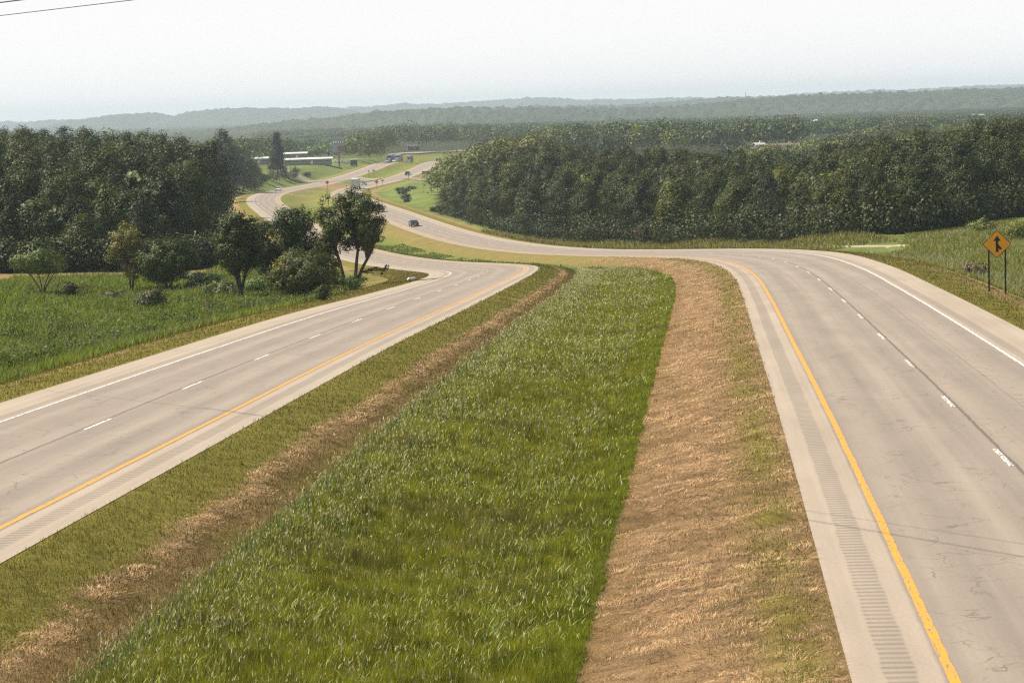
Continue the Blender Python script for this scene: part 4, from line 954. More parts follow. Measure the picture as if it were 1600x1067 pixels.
single('slender_tree', a, free_clumps(-0.3, 4.6, 1.9, 2.2, 46, 0.5, 2, hollow=0.15)+free_clumps(-1.6, 3.3, 1.1, 0.7, 6, 0.4, 3)+free_clumps(0.2, 1.9, 1.1, 1.2, 8, 0.45, 4), 6.7, [(0, 0, -0.4, 0.1, 3.6), (0.15, 0, 0.5, 0.2, 3.3)], 0.10, 230, 0.17, (0.21, 0.19, 0.06), 32,
       'slender yellowish tree with thin open crown left of the round dark tree')
a = P(262, 454)
single('round_tree', a, free_clumps(0, 2.75, 3.2, 2.1, 150, 0.6, 5, hollow=0.2), 4.8, [(0, 0, -0.6, 0, 1.8), (0.2, 0, 0.7, 0.2, 1.8), (-0.1, 0.1, 0, -0.4, 2.0)], 0.12, 380, 0.16, (0.060, 0.088, 0.022), 33,
       'round dark green low tree standing in the left field')
a = P(376, 467)
single('upright_tree', a, free_clumps(0, 5.0, 2.2, 2.8, 80, 0.62, 6, hollow=0.1)+free_clumps(-0.9, 3.0, 1.3, 0.9, 10, 0.45, 61)+free_clumps(1.1, 3.4, 1.1, 0.9, 9, 0.45, 62), 7.7, [(0, 0, -0.2, 0, 4.2), (0.05, 0, 0.9, 0.2, 3.6), (0, 0, -0.9, -0.1, 4.0)], 0.15, 330, 0.17, (0.072, 0.092, 0.026), 34,
       'upright dark tree on one bare trunk among pale shrubs, left of the yellowing bush')
a = P(478, 469)
e = single('large_bush', a, free_clumps(0, 2.0, 3.2, 2.3, 150, 0.62, 7, hollow=0.2), 3.9, [(0, 0, -0.8, 0, 1.2), (0.2, 0, 0.8, 0.2, 1.2), (-0.1, 0.1, 0, -0.4, 1.3)], 0.08, 400, 0.16, (0.078, 0.098, 0.024), 35,
       'big round bush with yellowing leaves on its left side by the carriageway', 'bush')
V, F, C = crown(free_clumps(-1.7, 2.6, 1.3, 1.4, 16, 0.5, 71), 300, 0.18, (0.26, 0.20, 0.035), 36); mesh_obj('yellow_leaves', V, F, M['leaf'], e, col=C)
# the tall pair of trunks beside the bend
v_ = ray(545, 433); yy = 196.0; a = (v_[0]*yy, yy)
cl = free_clumps(0.7, 6.3, 2.9, 2.9, 80, 0.62, 8, hollow=0.1)+free_clumps(1.8, 4.9, 1.5, 1.6, 26, 0.58, 9)+free_clumps(-1.7, 5.6, 1.4, 2.2, 30, 0.56, 10)+free_clumps(-2.0, 3.9, 1.5, 1.2, 20, 0.55, 11)
for k in range(9): cl.append((-2.2+0.62*k+rnd.uniform(-.1, .1), rnd.uniform(-.4, .4), 8.1+0.5*math.sin(k*2.1), 0.30, 0.62))
br = [(2.1+0.35*k, -0.3, 1.9+0.12*math.sin(k*1.7), 0.24, 0.14) for k in range(5)]+[(3.0, -0.2, 1.5, 0.2, 0.12), (3.5, -0.3, 2.15, 0.22, 0.12)]
single('twin_trunk_tree', a, cl+br, 8.9, [(-0.35, 0, -0.9, 0.2, 4.4), (0.55, 0, 0.5, 0.1, 4.6), (0.6, 0.1, 1.6, -0.2, 3.6)], 0.17, 300, 0.18, (0.082, 0.105, 0.030), 37,
       'tallest roadside tree, two leaning bare trunks under an open spiky crown')
v_ = ray(466, 436); a = (v_[0]*199, 199.0)
cl = free_clumps(-0.3, 5.6, 2.5, 2.2, 70, 0.58, 12, hollow=0.1)+free_clumps(0.9, 3.4, 2.0, 1.7, 36, 0.6, 13)+[( -1.7+0.6*k, 0, 7.1+0.3*math.sin(k*1.9), 0.28, 0.5) for k in range(6)]
single('leafy_tree', a, cl, 7.6, [(0, 0, -0.5, 0, 3.6), (0.2, 0, 0.8, 0.1, 3.2)], 0.12, 290, 0.18, (0.078, 0.105, 0.032), 38,
       'shorter leafy tree just left of the tall tree with two trunks')
v_ = ray(420, 440); a = (v_[0]*203, 203.0)
single('leafy_tree', a, free_clumps(0, 3.8, 2.0, 2.7, 56, 0.6, 14, hollow=0.1), 6.4, [(0, 0, 0.3, 0, 2.8), (0, 0, -0.6, 0, 2.6)], 0.1, 300, 0.18, (0.065, 0.085, 0.028), 39,
       'dark leafy tree filling the gap between the upright tree and the yellowing bush')
# shrubs
def shrub(name, px, py, w, h, col, seed, label, per=420, size=0.19, n=None, group='shrubs of the left field', y=None):
    if y is None: q = hit(px, py); x, yq = q[0], q[1]
    else: v = ray(px, py); x, yq = v[0]*y, y
    n = n or max(8, int(w*w*2.2)); rr = min(0.5, h*0.33) if size < 0.4 else min(0.9, h*0.42)
    e = empty(name, (0, 0, 0)); mb = MB(); cl = free_clumps(0, h*0.52, w/2, h*0.5, n, rr, seed, hollow=0.1)
    limbs(mb, cl[:8], h, [(0, 0, 0.1, 0, h*0.4)], 0.03, random.Random(seed)); mb.build('stems', M['bark'], e)
    V, F, C = crown(cl, per, size, col, seed); mesh_obj('foliage', V, F, M['leaf'], e, col=C); shift(e, x, yq, 0, -0.1); return tag(e, label, 'shrub', group)
shrub('shrub', 236, 482, 3.1, 1.5, (0.12, 0.12, 0.065), 50, 'grey green shrub in front of the round dark tree')
shrub('shrub', 548, 456, 2.4, 1.6, (0.09, 0.15, 0.05), 51, 'fresh green shrub at the mown edge right of the yellowing bush')
shrub('shrub', 560, 447, 2.0, 1.3, (0.09, 0.14, 0.05), 52, 'bluish green shrub under the tree with two trunks')
shrub('shrub', 112, 466, 1.7, 1.7, (0.07, 0.085, 0.03), 53, 'narrow dark shrub right of the tree with several stems')
shrub('shrub', 320, 452, 4.2, 1.6, (0.15, 0.19, 0.09), 54, 'pale green mounded shrub right of the round dark tree')
shrub('shrub', 345, 462, 3.6, 1.3, (0.15, 0.18, 0.09), 55, 'pale green shrub at the left foot of the upright tree')
shrub('shrub', 404, 458, 3.8, 1.5, (0.14, 0.19, 0.07), 56, 'light green shrub between upright tree and yellowing bush')
shrub('shrub', 300, 441, 3.2, 1.2, (0.15, 0.18, 0.10), 57, 'low whitish green shrub nearest the foot of the left wood')
shrub('shrub', 178, 470, 2.8, 1.1, (0.13, 0.15, 0.09), 58, 'low grey shrub under the slender yellowish tree')
shrub('shrub', 325, 486, 1.3, 1.0, (0.15, 0.10, 0.07), 59, 'reddish brown dock weeds near the mown verge')
shrub('shrub', 506, 470, 1.0, 1.3, (0.05, 0.07, 0.02), 60, 'small dark sapling at the right foot of the yellowing bush')
shrub('shrub', 450, 405, 5.0, 2.6, (0.10, 0.15, 0.03), 63, 'yellow green shrub behind the yellowing bush', y=214)
shrub('shrub', 1525, 405, 2.6, 1.1, (0.17, 0.135, 0.09), 64, 'brown withered shrub in the meadow left of the merge sign', group=None, y=152)
shrub('shrub', 1590, 372, 2.6, 1.8, (0.20, 0.24, 0.06), 65, 'bright green leafy shrub beyond the merge sign', group=None, y=205)
shrub('shrub', 1535, 352, 3.2, 1.5, (0.16, 0.19, 0.06), 66, 'light flowering shrub on the bank above the merge sign', group=None, y=222)
# bushes along the road at mid distance
BG = 'bushes beside the left carriageway at mid distance'
for k, (px, py, w, h, lab) in enumerate([(350, 287, 8, 4.5, 'leftmost rounded bush of the row below the tall cedar'), (362, 289, 7, 5.0, 'dark rounded bush second in the row below the cedar'), (378, 287, 9, 4.2, 'olive bush third in the row below the cedar'),
        (396, 286, 9, 5.0, 'wide bush middle of the row below the cedar'), (412, 285, 6, 3.8, 'low bush just left of the cedar foot'), (428, 284, 7, 4.8, 'dark bush under the tall cedar'), (446, 282, 7, 5.4, 'taller bush right of the cedar foot'), (461, 280, 6, 6.0, 'upright bush beside the utility pole')]):
    shrub('bush', px, py, w, h, (0.055, 0.075, 0.03), 80+k, lab, per=30, size=0.5, n=34, group=BG)
for k, (px, py, w, h, lab) in enumerate([(480, 276, 5, 2.0, 'purplish brown thicket left of the side road'), (625, 298, 5, 1.2, 'uppermost bush of the dark hedge across the right field'), (629, 304, 4, 1.4, 'second bush of the dark hedge across the right field'), (634, 311, 3.5, 1.6, 'thickest bush at the bend of the dark hedge'), (634, 300, 4.5, 1.1, 'bush on the upper arm of the dark hedge'),
        (643, 296, 5, 1.2, 'last bush on the upper arm of the dark hedge'), (637, 316, 3, 1.4, 'lowest bush of the dark hedge across the right field'), (683, 331, 4.5, 1.6, 'low brown bush alone in the right field near the blue sign'), (687, 276, 10, 5.0, 'rounded bush beyond the right side road'), (700, 272, 7, 4.2, 'bush between side road and wood on the right')]):
    shrub('bush', px, py, w, h, (0.05, 0.065, 0.03) if k else (0.10, 0.08, 0.06), 90+k, lab, per=40, size=0.45, n=30, group='bushes of the right field' if k else BG)
# tall cedar by the buildings
q = at(434, 950); rg = random.Random(9); cl = []
for k in range(110):
    t = k/109; z = 1.8+15.6*t; r = (1-t)**0.75*4.2+0.5; aa = rg.uniform(0, 6.28); qq = r*rg.uniform(0.3, 0.75); cl.append((qq*math.cos(aa), qq*math.sin(aa), z, 1.0+r*0.22, 1.1))
e = make_tree('tall_cedar', cl, 17.5, [(0, 0, 0, 0, 13)], 0.28, 30, 0.6, (0.036, 0.048, 0.024), 41); shift(e, q[0], 950.0); tag(e, 'tall dark conical cedar standing alone in front of the white-roofed sheds', 'tree')
# ---------------------------------------------------------------- materials of built things
mt = {}
def pm(k, col, rough=0.6, metal=0.0, spec=0.4, vary=0.1, sc=3.0):
    if k not in mt: mt[k] = plain(k, col, rough, metal, spec, vary, sc)
    return mt[k]
pm('sign_yellow', (0.92, 0.40, 0.015), 0.45); pm('sign_black', (0.012, 0.012, 0.012), 0.6); pm('post_green', (0.016, 0.02, 0.017), 0.6); pm('steel', (0.35, 0.35, 0.34), 0.5, 0.6)
pm('sign_back', (0.30, 0.29, 0.27), 0.5, 0.3); pm('sign_orange', (0.62, 0.20, 0.05), 0.5); pm('sign_red', (0.55, 0.04, 0.03), 0.5); pm('sign_white', (0.78, 0.78, 0.76), 0.5); pm('sign_blue', (0.03, 0.17, 0.55), 0.5)
pm('tyre', (0.02, 0.02, 0.02), 0.85); pm('rim', (0.45, 0.45, 0.46), 0.35, 0.8); pm('car_glass', (0.03, 0.04, 0.05), 0.08, 0.0, 0.9); pm('lamp_clear', (0.8, 0.8, 0.78), 0.15, 0, 0.8); pm('lamp_red', (0.45, 0.02, 0.02), 0.3)
pm('wood_pole', (0.13, 0.10, 0.075), 0.9); pm('wire', (0.03, 0.025, 0.03), 0.5); pm('roof_white', (0.86, 0.86, 0.84), 0.4); pm('shed_wall', (0.30, 0.27, 0.25), 0.8); pm('roof_brown', (0.24, 0.17, 0.135), 0.85); pm('house_wall', (0.55, 0.50, 0.44), 0.8)
pm('window', (0.09, 0.10, 0.11), 0.2); pm('trim_white', (0.80, 0.79, 0.76), 0.5); pm('plate', (0.6, 0.6, 0.58), 0.5); pm('board_grey', (0.28, 0.30, 0.30), 0.6, vary=0.25, sc=0.6); pm('board_red', (0.30, 0.10, 0.08), 0.6, vary=0.3, sc=1.2)
# ---------------------------------------------------------------- the merge sign
def diamond(half, th, y0, r=0.0):
    return [(0, half), (half, 0), (0, -half), (-half, 0)]
sgp = P(1558.5, 457); SX, SY, SZ = sgp
def merge_sign():
    e = empty('merge_sign', (SX, SY, SZ), 'orange yellow diamond sign with black merging arrow on two dark posts', 'road sign')
    e.rotation_euler = (0, 0, R_(-6)); kpx = SY/FPX    # metres per photo pixel here
    hc = (457-381.3)*kpx; half = 22.3*kpx*1.0
    # plate with rounded corners
    def rounded(h, r, n=5):
        pts = []
        for k in range(4):
            a0 = math.pi/2-k*math.pi/2; c = (math.cos(a0)*(h-r*math.sqrt(2)), math.sin(a0)*(h-r*math.sqrt(2)))
            for j in range(n+1):
                a = a0+math.pi/4-j*(math.pi/2)/n; pts.append((c[0]+r*math.cos(a), c[1]+r*math.sin(a)))
        return pts
    def plate(name, h, r, y0, y1, mat):
        mb = MB(); mb.prism([(p_[0], hc+p_[1]) for p_ in rounded(h, r)], y0, y1, 'y'); return mb.build(name, mat, e)
    pl = plate('sign_plate', half, 0.07, 0.0, 0.012, mt['sign_black']); fc = plate('sign_face', half*0.945, 0.06, -0.006, 0.0, mt['sign_yellow']); 
    u = half/22.3
    # arrow drawn from the photograph: head, stem, and the merging branch
    ar = MB(); T = lambda pts: [(x*u, hc+z*u) for x, z in pts]
    ar.prism(T([(-5.6, 5.0), (0.1, 13.6), (5.8, 5.0), (2.0, 5.0), (2.0, 0.5), (2.6, -1.0), (7.6, -7.2), (4.6, -9.0), (2.0, -6.2), (2.0, -12.2), (-1.9, -12.2), (-1.9, 5.0)]), -0.012, -0.006, 'y')
    ar.build('merge_arrow', mt['sign_black'], e)
    for sx, dz in ((-12.7, 0), (12.7, 0.0)):
        gx = sx*u; gz = float(ground([SX+gx*math.cos(R_(-6))], [SY+gx*math.sin(R_(-6))])[0])-SZ
        mb = MB(); top = hc-abs(sx)*u*0.0+ (half-abs(gx))*0.45
        mb.prism([(gx-0.045, 0.014), (gx-0.045, 0.024), (gx-0.02, 0.024), (gx-0.02, 0.07), (gx+0.02, 0.07), (gx+0.02, 0.024), (gx+0.045, 0.024), (gx+0.045, 0.014)], gz-0.4, top, 'z'); mb.build('post', mt['post_green'], e)
    bo = MB()
    for x, z in ((-12.7, 4), (-12.7, -5), (12.7, 4), (12.7, -5)): bo.tube([(x*u, -0.012, hc+z*u), (x*u, -0.004, hc+z*u)], 0.018, 8)
    bo.build('bolts', mt['steel'], e)
merge_sign()
# ---------------------------------------------------------------- smaller signs far off
def small_sign(name, px, row, wpx, hpx, shape, matf, label, base_row=None, y=None, posts=1, backm='sign_back', cat='road sign', group=None, face=True):
    """sign whose middle is at (px,row), wpx x hpx photo pixels, post reaching the ground"""
    q = hit(px, base_row) if y is None else at(px, y); x, yy, z = q; k = yy/FPX; cx, cy = to_px(x, yy, z); hc = (cy-row)*k; w, h = wpx*k, hpx*k
    e = empty(name, (x, yy, z), label, cat, group); mb = MB()
    if shape == 'diamond': pts = [(0, hc+h/2), (w/2, hc), (0, hc-h/2), (-w/2, hc)]
    elif shape == 'yield': pts = [(-w/2, hc+h/2), (w/2, hc+h/2), (0, hc-h/2)]
    else: pts = [(-w/2, hc-h/2), (w/2, hc-h/2), (w/2, hc+h/2), (-w/2, hc+h/2)]
    mb.prism(pts, -0.02, 0.02, 'y'); mb.build('sign_plate', mt[matf], e)
    c = (sum(p_[0] for p_ in pts)/len(pts), sum(p_[1] for p_ in pts)/len(pts))
    if face:
        mb = MB(); s_ = 0.72 if shape != 'yield' else 0.5; mb.prism([(c[0]+(a-c[0])*s_, c[1]+(b-c[1])*s_) for a, b in pts], -0.028, -0.021, 'y')
        mb.build('sign_face', mt['sign_white' if shape == 'yield' else matf], e)
    for s_ in ((0,) if posts == 1 else (-0.46, 0.46)):
        mb = MB(); mb.box((s_*w, 0.07, (hc+h*0.3)/2-0.2), (0.09, 0.08, hc+h*0.3+0.4)); mb.build('post', mt['post_green'], e)
    return e
small_sign('warning_sign', 512, 285.3, 6.4, 6.4, 'diamond', 'sign_orange', 'small orange diamond sign in the median left of the box trailer', y=790)
small_sign('warning_sign', 589, 284.5, 6.4, 6.4, 'diamond', 'sign_orange', 'small orange diamond sign right of the box trailer, above the tall tree', y=790)
small_sign('wrong_way_sign', 577, 268.3, 2.0, 3.0, 'rect', 'sign_back', 'tiny narrow sign on a post at the median crossover', y=985, face=False)
small_sign('crossover_sign', 584.2, 266.7, 4.4, 2.0, 'rect', 'sign_back', 'tiny wide sign on a post at the nose of the upper median', y=1000, face=False)
small_sign('direction_sign', 598, 282.2, 5.0, 2.0, 'rect', 'sign_back', 'small flat dark sign on a post beside the far carriageway', y=850, face=False)
small_sign('marker_sign', 638.5, 275.3, 1.6, 3.0, 'rect', 'sign_back', 'thin marker on a post beside the vehicle at the side road', y=914, face=False)
small_sign('guide_sign', 669, 270, 17.5, 5.0, 'rect', 'sign_back', 'wide grey guide sign seen from behind on two tall posts', y=731, posts=2, face=False)
small_sign('service_sign', 711, 328.3, 7.5, 9.0, 'rect', 'sign_blue', 'bright blue rectangular sign at the left end of the right-hand wood', y=536)
small_sign('yield_sign', 992, 362.5, 10.0, 8.0, 'yield', 'sign_red', 'red and white triangular yield sign in front of the dark trees', y=352)
small_sign('roadside_board', 403, 285.6, 6.5, 3.2, 'rect', 'board_red', 'small reddish board on one post above the grass left of the white car', y=822, face=False)
# litter beside the bend
mb = MB(); mb.box((0, 0, 0.1), (0.9, 0.35, 0.22), 0.3, 0.7); o = mb.build('litter', mt['sign_white'], None, 0.03); q = P(643.5, 437); o.location = tuple(q); tag(o, 'white scrap lying on the grass inside the near bend', 'litter')
mb = MB(); mb.box((0, 0, 0.1), (0.35, 0.3, 0.2), 0.1, 0.7); o = mb.build('litter', mt['sign_white'], None, 0.03); q = P(558, 433); o.location = tuple(q); tag(o, 'white scrap lying right of the tree with two trunks', 'litter')
# ---------------------------------------------------------------- vehicles
def wheel(e, x, y, r, w):
    mb = MB(); mb.tube([(x-w/2, y, r), (x+w/2, y, r)], r, 18); t = mb.build('wheel', mt['tyre'], e)
    mb = MB(); s = 1 if x > 0 else -1; mb.tube([(x+s*w/2, y, r), (x+s*(w/2+0.015), y, r)], r*0.6, 14); mb.build('rim', mt['rim'], t)
def car(name, kind, paint, label, loc, rz):
    """the nose points to +y before turning"""
    e = empty(name, loc, label, 'car' if kind != 'pickup' else 'pickup truck', 'vehicles on the highway', rz); m = pm(*paint)
    if kind == 'sedan':
        L, W, H = 4.8, 1.82, 1.45
        body = [(-2.4, 0.35), (-2.42, 0.72), (-2.25, 0.98), (-1.6, 1.02), (1.0, 0.98), (2.15, 0.80), (2.4, 0.62), (2.4, 0.33)]; cab = [(-1.75, 1.0), (-1.15, 1.40), (0.0, 1.45), (0.35, 1.40), (1.15, 0.97)]
    elif kind == 'suv':
        L, W, H = 4.8, 1.92, 1.8
        body = [(-2.35, 0.40), (-2.4, 0.8), (-2.3, 1.12), (1.0, 1.12), (2.2, 1.0), (2.4, 0.75), (2.4, 0.38)]; cab = [(-2.28, 1.1), (-1.95, 1.72), (0.2, 1.80), (0.55, 1.72), (1.25, 1.1)]
    else:
        L, W, H = 5.5, 1.95, 1.85
        body = [(-2.75, 0.55), (-2.75, 1.15), (1.1, 1.15), (2.6, 1.08), (2.75, 0.8), (2.75, 0.45)]; cab = [(-0.6, 1.13), (-0.45, 1.78), (0.75, 1.85), (1.0, 1.75), (1.55, 1.13)]
    mb = MB(); mb.prism(body, -W/2, W/2, 'x'); b = mb.build('body', m, e, 0.09)
    n = len(cab); mb = MB(); sc = 0.80
    V = [(-W/2+0.06 if h < cab[0][1]+0.1 else -W/2*sc, a, h) for a, h in cab]+[(W/2-0.06 if h < cab[0][1]+0.1 else W/2*sc, a, h) for a, h in cab]
    F = [(k, (k+1) % n, n+(k+1) % n, n+k) for k in range(n)]+[tuple(range(n))[::-1], tuple(range(n, 2*n))]; mb.add(V, F); mb.build('windows', mt['car_glass'], e, 0.03)
    top = [(a, h) for a, h in cab if h > cab[0][1]+0.3]; mb = MB(); mb.prism([(a, h-0.05) for a, h in top]+[(a*0.96, h+0.025) for a, h in top[::-1]], -W/2*sc-0.02, W/2*sc+0.02, 'x'); mb.build('roof', m, e, 0.02)
    f = body[-1][0]
    for s in (-1, 1):
        for yy in (-L*0.30, L*0.31): wheel(e, s*(W/2-0.12), yy, 0.34 if kind == 'sedan' else 0.38, 0.22)
        mb = MB(); mb.box((s*(W/2-0.28), f-0.02, 0.70 if kind == 'sedan' else 0.88), (0.36, 0.1, 0.15)); mb.build('headlight', mt['lamp_clear'], e)
        mb = MB(); mb.box((s*(W/2-0.2), -f+0.0, 0.85 if kind == 'sedan' else 1.0), (0.28, 0.1, 0.2)); mb.build('taillight', mt['lamp_red'], e)
        mb = MB(); mb.box((s*(W/2+0.07), 0.75, 1.05), (0.16, 0.1, 0.12)); mb.build('mirror', m, e)
    mb = MB(); mb.box((0, -f-0.02, 0.62), (0.5, 0.03, 0.16)); mb.build('number_plate', mt['plate'], e)
    mb = MB(); mb.box((0, f-0.01, 0.62), (0.95, 0.08, 0.16)); mb.build('grille', mt['sign_black'], e); return e
def on_road(s, sgn, e):
    """place on a carriageway: e metres from the centre of the lanes towards the white line; returns location and heading"""
    r, nx, ny = frame(np.array([float(s)])); oc, zc, bk = (r[0, 2], r[0, 3], r[0, 4]) if sgn > 0 else (r[0, 5], r[0, 6], r[0, 7])
    o = oc+sgn*e; hd = math.atan2(-nx[0]*0+(-ny[0]), nx[0])  # direction of travel (tx,ty) = (-ny,nx)
    rz = -math.atan2(-ny[0], nx[0]); return (r[0, 0]+nx[0]*o, r[0, 1]+ny[0]*o, zc+sgn*e*bk+0.01), (rz if sgn > 0 else rz+math.pi)
def vehicle(fn, s, sgn, e, *a, **k):
    l, rz = on_road(s, sgn, e); return fn(*a, loc=l, rz=rz, **k)
vehicle(car, 466, 1, -1.8, 'sedan_car', 'sedan', ('paint_slate', (0.035, 0.05, 0.06), 0.2, 0.3, 0.6), 'dark slate saloon car driving away alone on the right carriageway')
vehicle(car, 538, 1, -1.2, 'pickup_truck', 'pickup', ('paint_maroon', (0.16, 0.025, 0.025), 0.3, 0.2, 0.6), 'dark red pickup half hidden by the tall roadside tree')
vehicle(car, 848, 1, -1.8, 'small_car', 'sedan', ('paint_silver', (0.42, 0.45, 0.50), 0.25, 0.5, 0.6), 'silver blue car just left of the right-hand orange diamond sign')
vehicle(car, 963, 1, 1.5, 'sport_utility', 'suv', ('paint_dark', (0.05, 0.05, 0.055), 0.25, 0.3, 0.6), 'dark tall car with a pale roof by the side road turning')
vehicle(car, 790, -1, 1.9, 'white_car', 'sedan', ('paint_white', (0.80, 0.80, 0.79), 0.25, 0, 0.6), 'white car coming towards the viewer on the left carriageway')
def trailer_truck(label, loc, rz, cabcol, name='semi_truck', box=(0.62, 0.62, 0.60), cabname='cab_white'):
    e = empty(name, loc, label, 'truck', 'vehicles on the highway', rz)
    mb = MB(); mb.box((0, -3.2, 2.55), (2.6, 13.6, 2.85)); tr = mb.build('trailer', pm('trailer_'+cabname, box, 0.45, 0.2, 0.4, 0.08, 2.0), e, 0.04)
    mb = MB()
    for x in (-1.22, -0.62, 0, 0.62, 1.22): mb.box((x, -10.03, 2.55), (0.05 if x else 0.09, 0.05, 2.7))
    mb.box((0, -10.03, 1.12), (2.6, 0.08, 0.12)); mb.build('door_frame', pm('door_metal', (0.30, 0.30, 0.30), 0.5, 0.4), tr)
    mb = MB(); mb.box((0, -9.85, 0.62), (2.3, 0.1, 0.12)); mb.box((-0.8, -9.85, 0.85), (0.1, 0.1, 0.6)); mb.box((0.8, -9.85, 0.85), (0.1, 0.1, 0.6)); mb.build('bumper', mt['steel'], e)
    mb = MB(); mb.box((0, -1.5, 0.95), (0.9, 16, 0.25)); mb.build('chassis', mt['sign_black'], e)
    c = pm(cabname, cabcol, 0.3, 0.1, 0.6)
    mb = MB(); mb.prism([(3.9, 0.6), (3.9, 3.3), (4.2, 3.8), (5.3, 3.55), (5.9, 2.4), (7.6, 2.05), (7.75, 1.7), (7.75, 0.6)], -1.2, 1.2, 'x'); cb = mb.build('cab', c, e, 0.1)
    mb = MB(); mb.box((0, 4.5, 3.78), (2.2, 1.5, 0.32)); mb.build('wind_deflector', mt['roof_white'], e, 0.04)
    mb = MB(); mb.add([(-1.05, 5.52, 3.25), (1.05, 5.52, 3.25), (1.1, 5.98, 2.42), (-1.1, 5.98, 2.42)], [(0, 1, 2, 3)]); mb.box((0, 5.55, 2.85), (2.36, 0.5, 0.65)); mb.build('windscreen', mt['car_glass'], e)
    mb = MB(); mb.box((0, 7.76, 1.35), (1.2, 0.08, 1.0)); mb.build('grille', pm('chrome', (0.55, 0.55, 0.56), 0.25, 0.8), e)
    for s in (-1, 1):
        for yy in (-8.6, -7.3, 2.6, 3.9, 6.9): wheel(e, s*1.08, yy, 0.5, 0.32)
        mb = MB(); mb.box((s*0.95, 7.74, 1.25), (0.35, 0.1, 0.28)); mb.build('headlight', mt['lamp_clear'], e)
        mb = MB(); mb.box((s*1.0, -10.05, 0.95), (0.3, 0.05, 0.14)); mb.build('taillight', mt['lamp_red'], e)
    return e
l, rz = on_road(775, 1, 1.7); trailer_truck('semi-truck with a big grey box trailer driving away beyond the tall tree', l, rz, (0.5, 0.5, 0.5), name='box_trailer_truck', cabname='cab_grey')
for s, e_, lab, cc, nm in ((1096, 1.9, 'leftmost of the three white-topped trucks on the far crest', (0.22, 0.22, 0.23), 'cab_dark'), (1100, -1.9, 'middle one of the three white-topped trucks on the far crest', (0.28, 0.28, 0.30), 'cab_slate'), (1160, -3.2, 'rightmost of the three white-topped trucks, dark trailer behind', (0.15, 0.15, 0.16), 'cab_dull')):
    l, rz = on_road(s, -1, e_); trailer_truck(lab, l, rz, cc, cabname=nm, box=(0.12, 0.12, 0.12) if nm == 'cab_dull' else (0.3, 0.3, 0.3))
vehicle(car, 1080, -1, 1.9, 'oncoming_car', 'sedan', ('paint_white', (0.80, 0.80, 0.79), 0.25, 0, 0.6), 'left one of two small white cars ahead of the distant trucks')
vehicle(car, 1082, -1, -1.8, 'oncoming_car', 'sedan', ('paint_white', (0.80, 0.80, 0.79), 0.25, 0, 0.6), 'right one of two small white cars ahead of the distant trucks')
vehicle(car, 1086, 1, -1.5, 'dark_car', 'sedan', ('paint_dark', (0.05, 0.05, 0.055), 0.25, 0.3, 0.6), 'tiny dark car on the far crest of the right carriageway')
vehicle(car, 1090, 1, 2.0, 'dark_car', 'suv', ('paint_brown', (0.12, 0.07, 0.05), 0.25, 0.3, 0.6), 'tiny brownish car on the far crest beside a dark one')
# ---------------------------------------------------------------- sheds, houses, board, poles
def shed(name, x, y, z, L, D, H, rz, label, roof='roof_white', wall='shed_wall', rh=1.2, nwin=6, group='long low sheds with white roofs'):
    e = empty(name, (x, y, z), label, 'building', group, rz)
    mb = MB(); mb.box((0, 0, H/2-0.4), (L, D, H+0.8)); mb.build('wall', mt[wall], e)
    mb = MB(); ov = 0.6; mb.prism([(-D/2-ov, H), (0, H+rh), (D/2+ov, H), (D/2+ov, H+0.18), (0, H+rh+0.2), (-D/2-ov, H+0.18)], -L/2-ov, L/2+ov, 'x'); mb.build('roof', mt[roof], e)
    for k in range(nwin):
        xx = -L/2+L*(k+0.5)/nwin; mb = MB(); mb.box((xx, -D/2-0.02, H*0.58), (min(1.6, L/nwin*0.5), 0.08, H*0.32)); w = mb.build('window', mt['window'], e)
        mb = MB(); mb.box((xx, -D/2-0.05, H*0.58-H*0.16-0.06), (min(1.8, L/nwin*0.55), 0.16, 0.12)); mb.build('sill', mt['trim_white'], w)
    mb = MB(); mb.box((L*0.08, -D/2-0.03, H*0.36), (1.1, 0.1, H*0.72)); mb.build('door', mt['trim_white'], e); return e
q = at(482, 1060); shed('long_shed', q[0], 1060, q[2]+0.4, 22.5, 5.5, 2.3, 0.05, 'long low grey shed with white roof right of the cedar', rh=0.6)
q = at(462, 1120); shed('long_shed', q[0], 1120, q[2]+2.2, 11.5, 5, 2.6, 0.02, 'shorter white-roofed shed behind the long one', rh=0.6, nwin=3)
q = at(403, 1090); shed('long_shed', q[0], 1090, q[2]+1.3, 10.5, 5, 2.3, 0.0, 'white-roofed shed left of the cedar', rh=0.6, nwin=3)
def house(px, y, L, D, H, rh, rz, label, roof='roof_brown', wall='house_wall', dz=0.0, group=None, row=None):
    q = at(px, y)
    if row: v = ray(px, row); q = (v[0]*y, y, v[2]*y)
    e = shed('house', q[0], y, q[2]+dz, L, D, H, rz, label, roof, wall, rh, 3, group)
    mb = MB(); mb.box((L*0.25, D*0.1, H+rh), (0.8, 0.8, 1.8)); mb.build('chimney', mt['house_wall'], e); return e
pm('roof_dull', (0.10, 0.08, 0.07), 0.9)
pm('roof_pale', (0.45, 0.45, 0.43), 0.7)
house(1222, 930, 14.5, 11, 2.6, 2.6, 0.05, 'brown-roofed house showing above the right-hand wood', dz=0.0)
house(1186, 948, 3.8, 4, 4.2, 0.9, 0.3, 'small white-fronted building left of the brown-roofed house', 'roof_pale', 'roof_pale', dz=0.5)
house(1273, 2140, 5, 5, 1.6, 1.0, 0.1, 'tiny pale house in the distant trees right of the brown roof', 'roof_white', 'trim_white', row=192)
house(1534, 2140, 5, 5, 1.8, 1.2, 0.1, 'tiny white house in the distant trees near the right edge', 'roof_white', 'trim_white', row=184.5)
house(1521, 2145, 3.5, 4, 1.6, 1, 0.4, 'tiny tan house beside the white one near the right edge', 'roof_brown', 'house_wall', row=184)
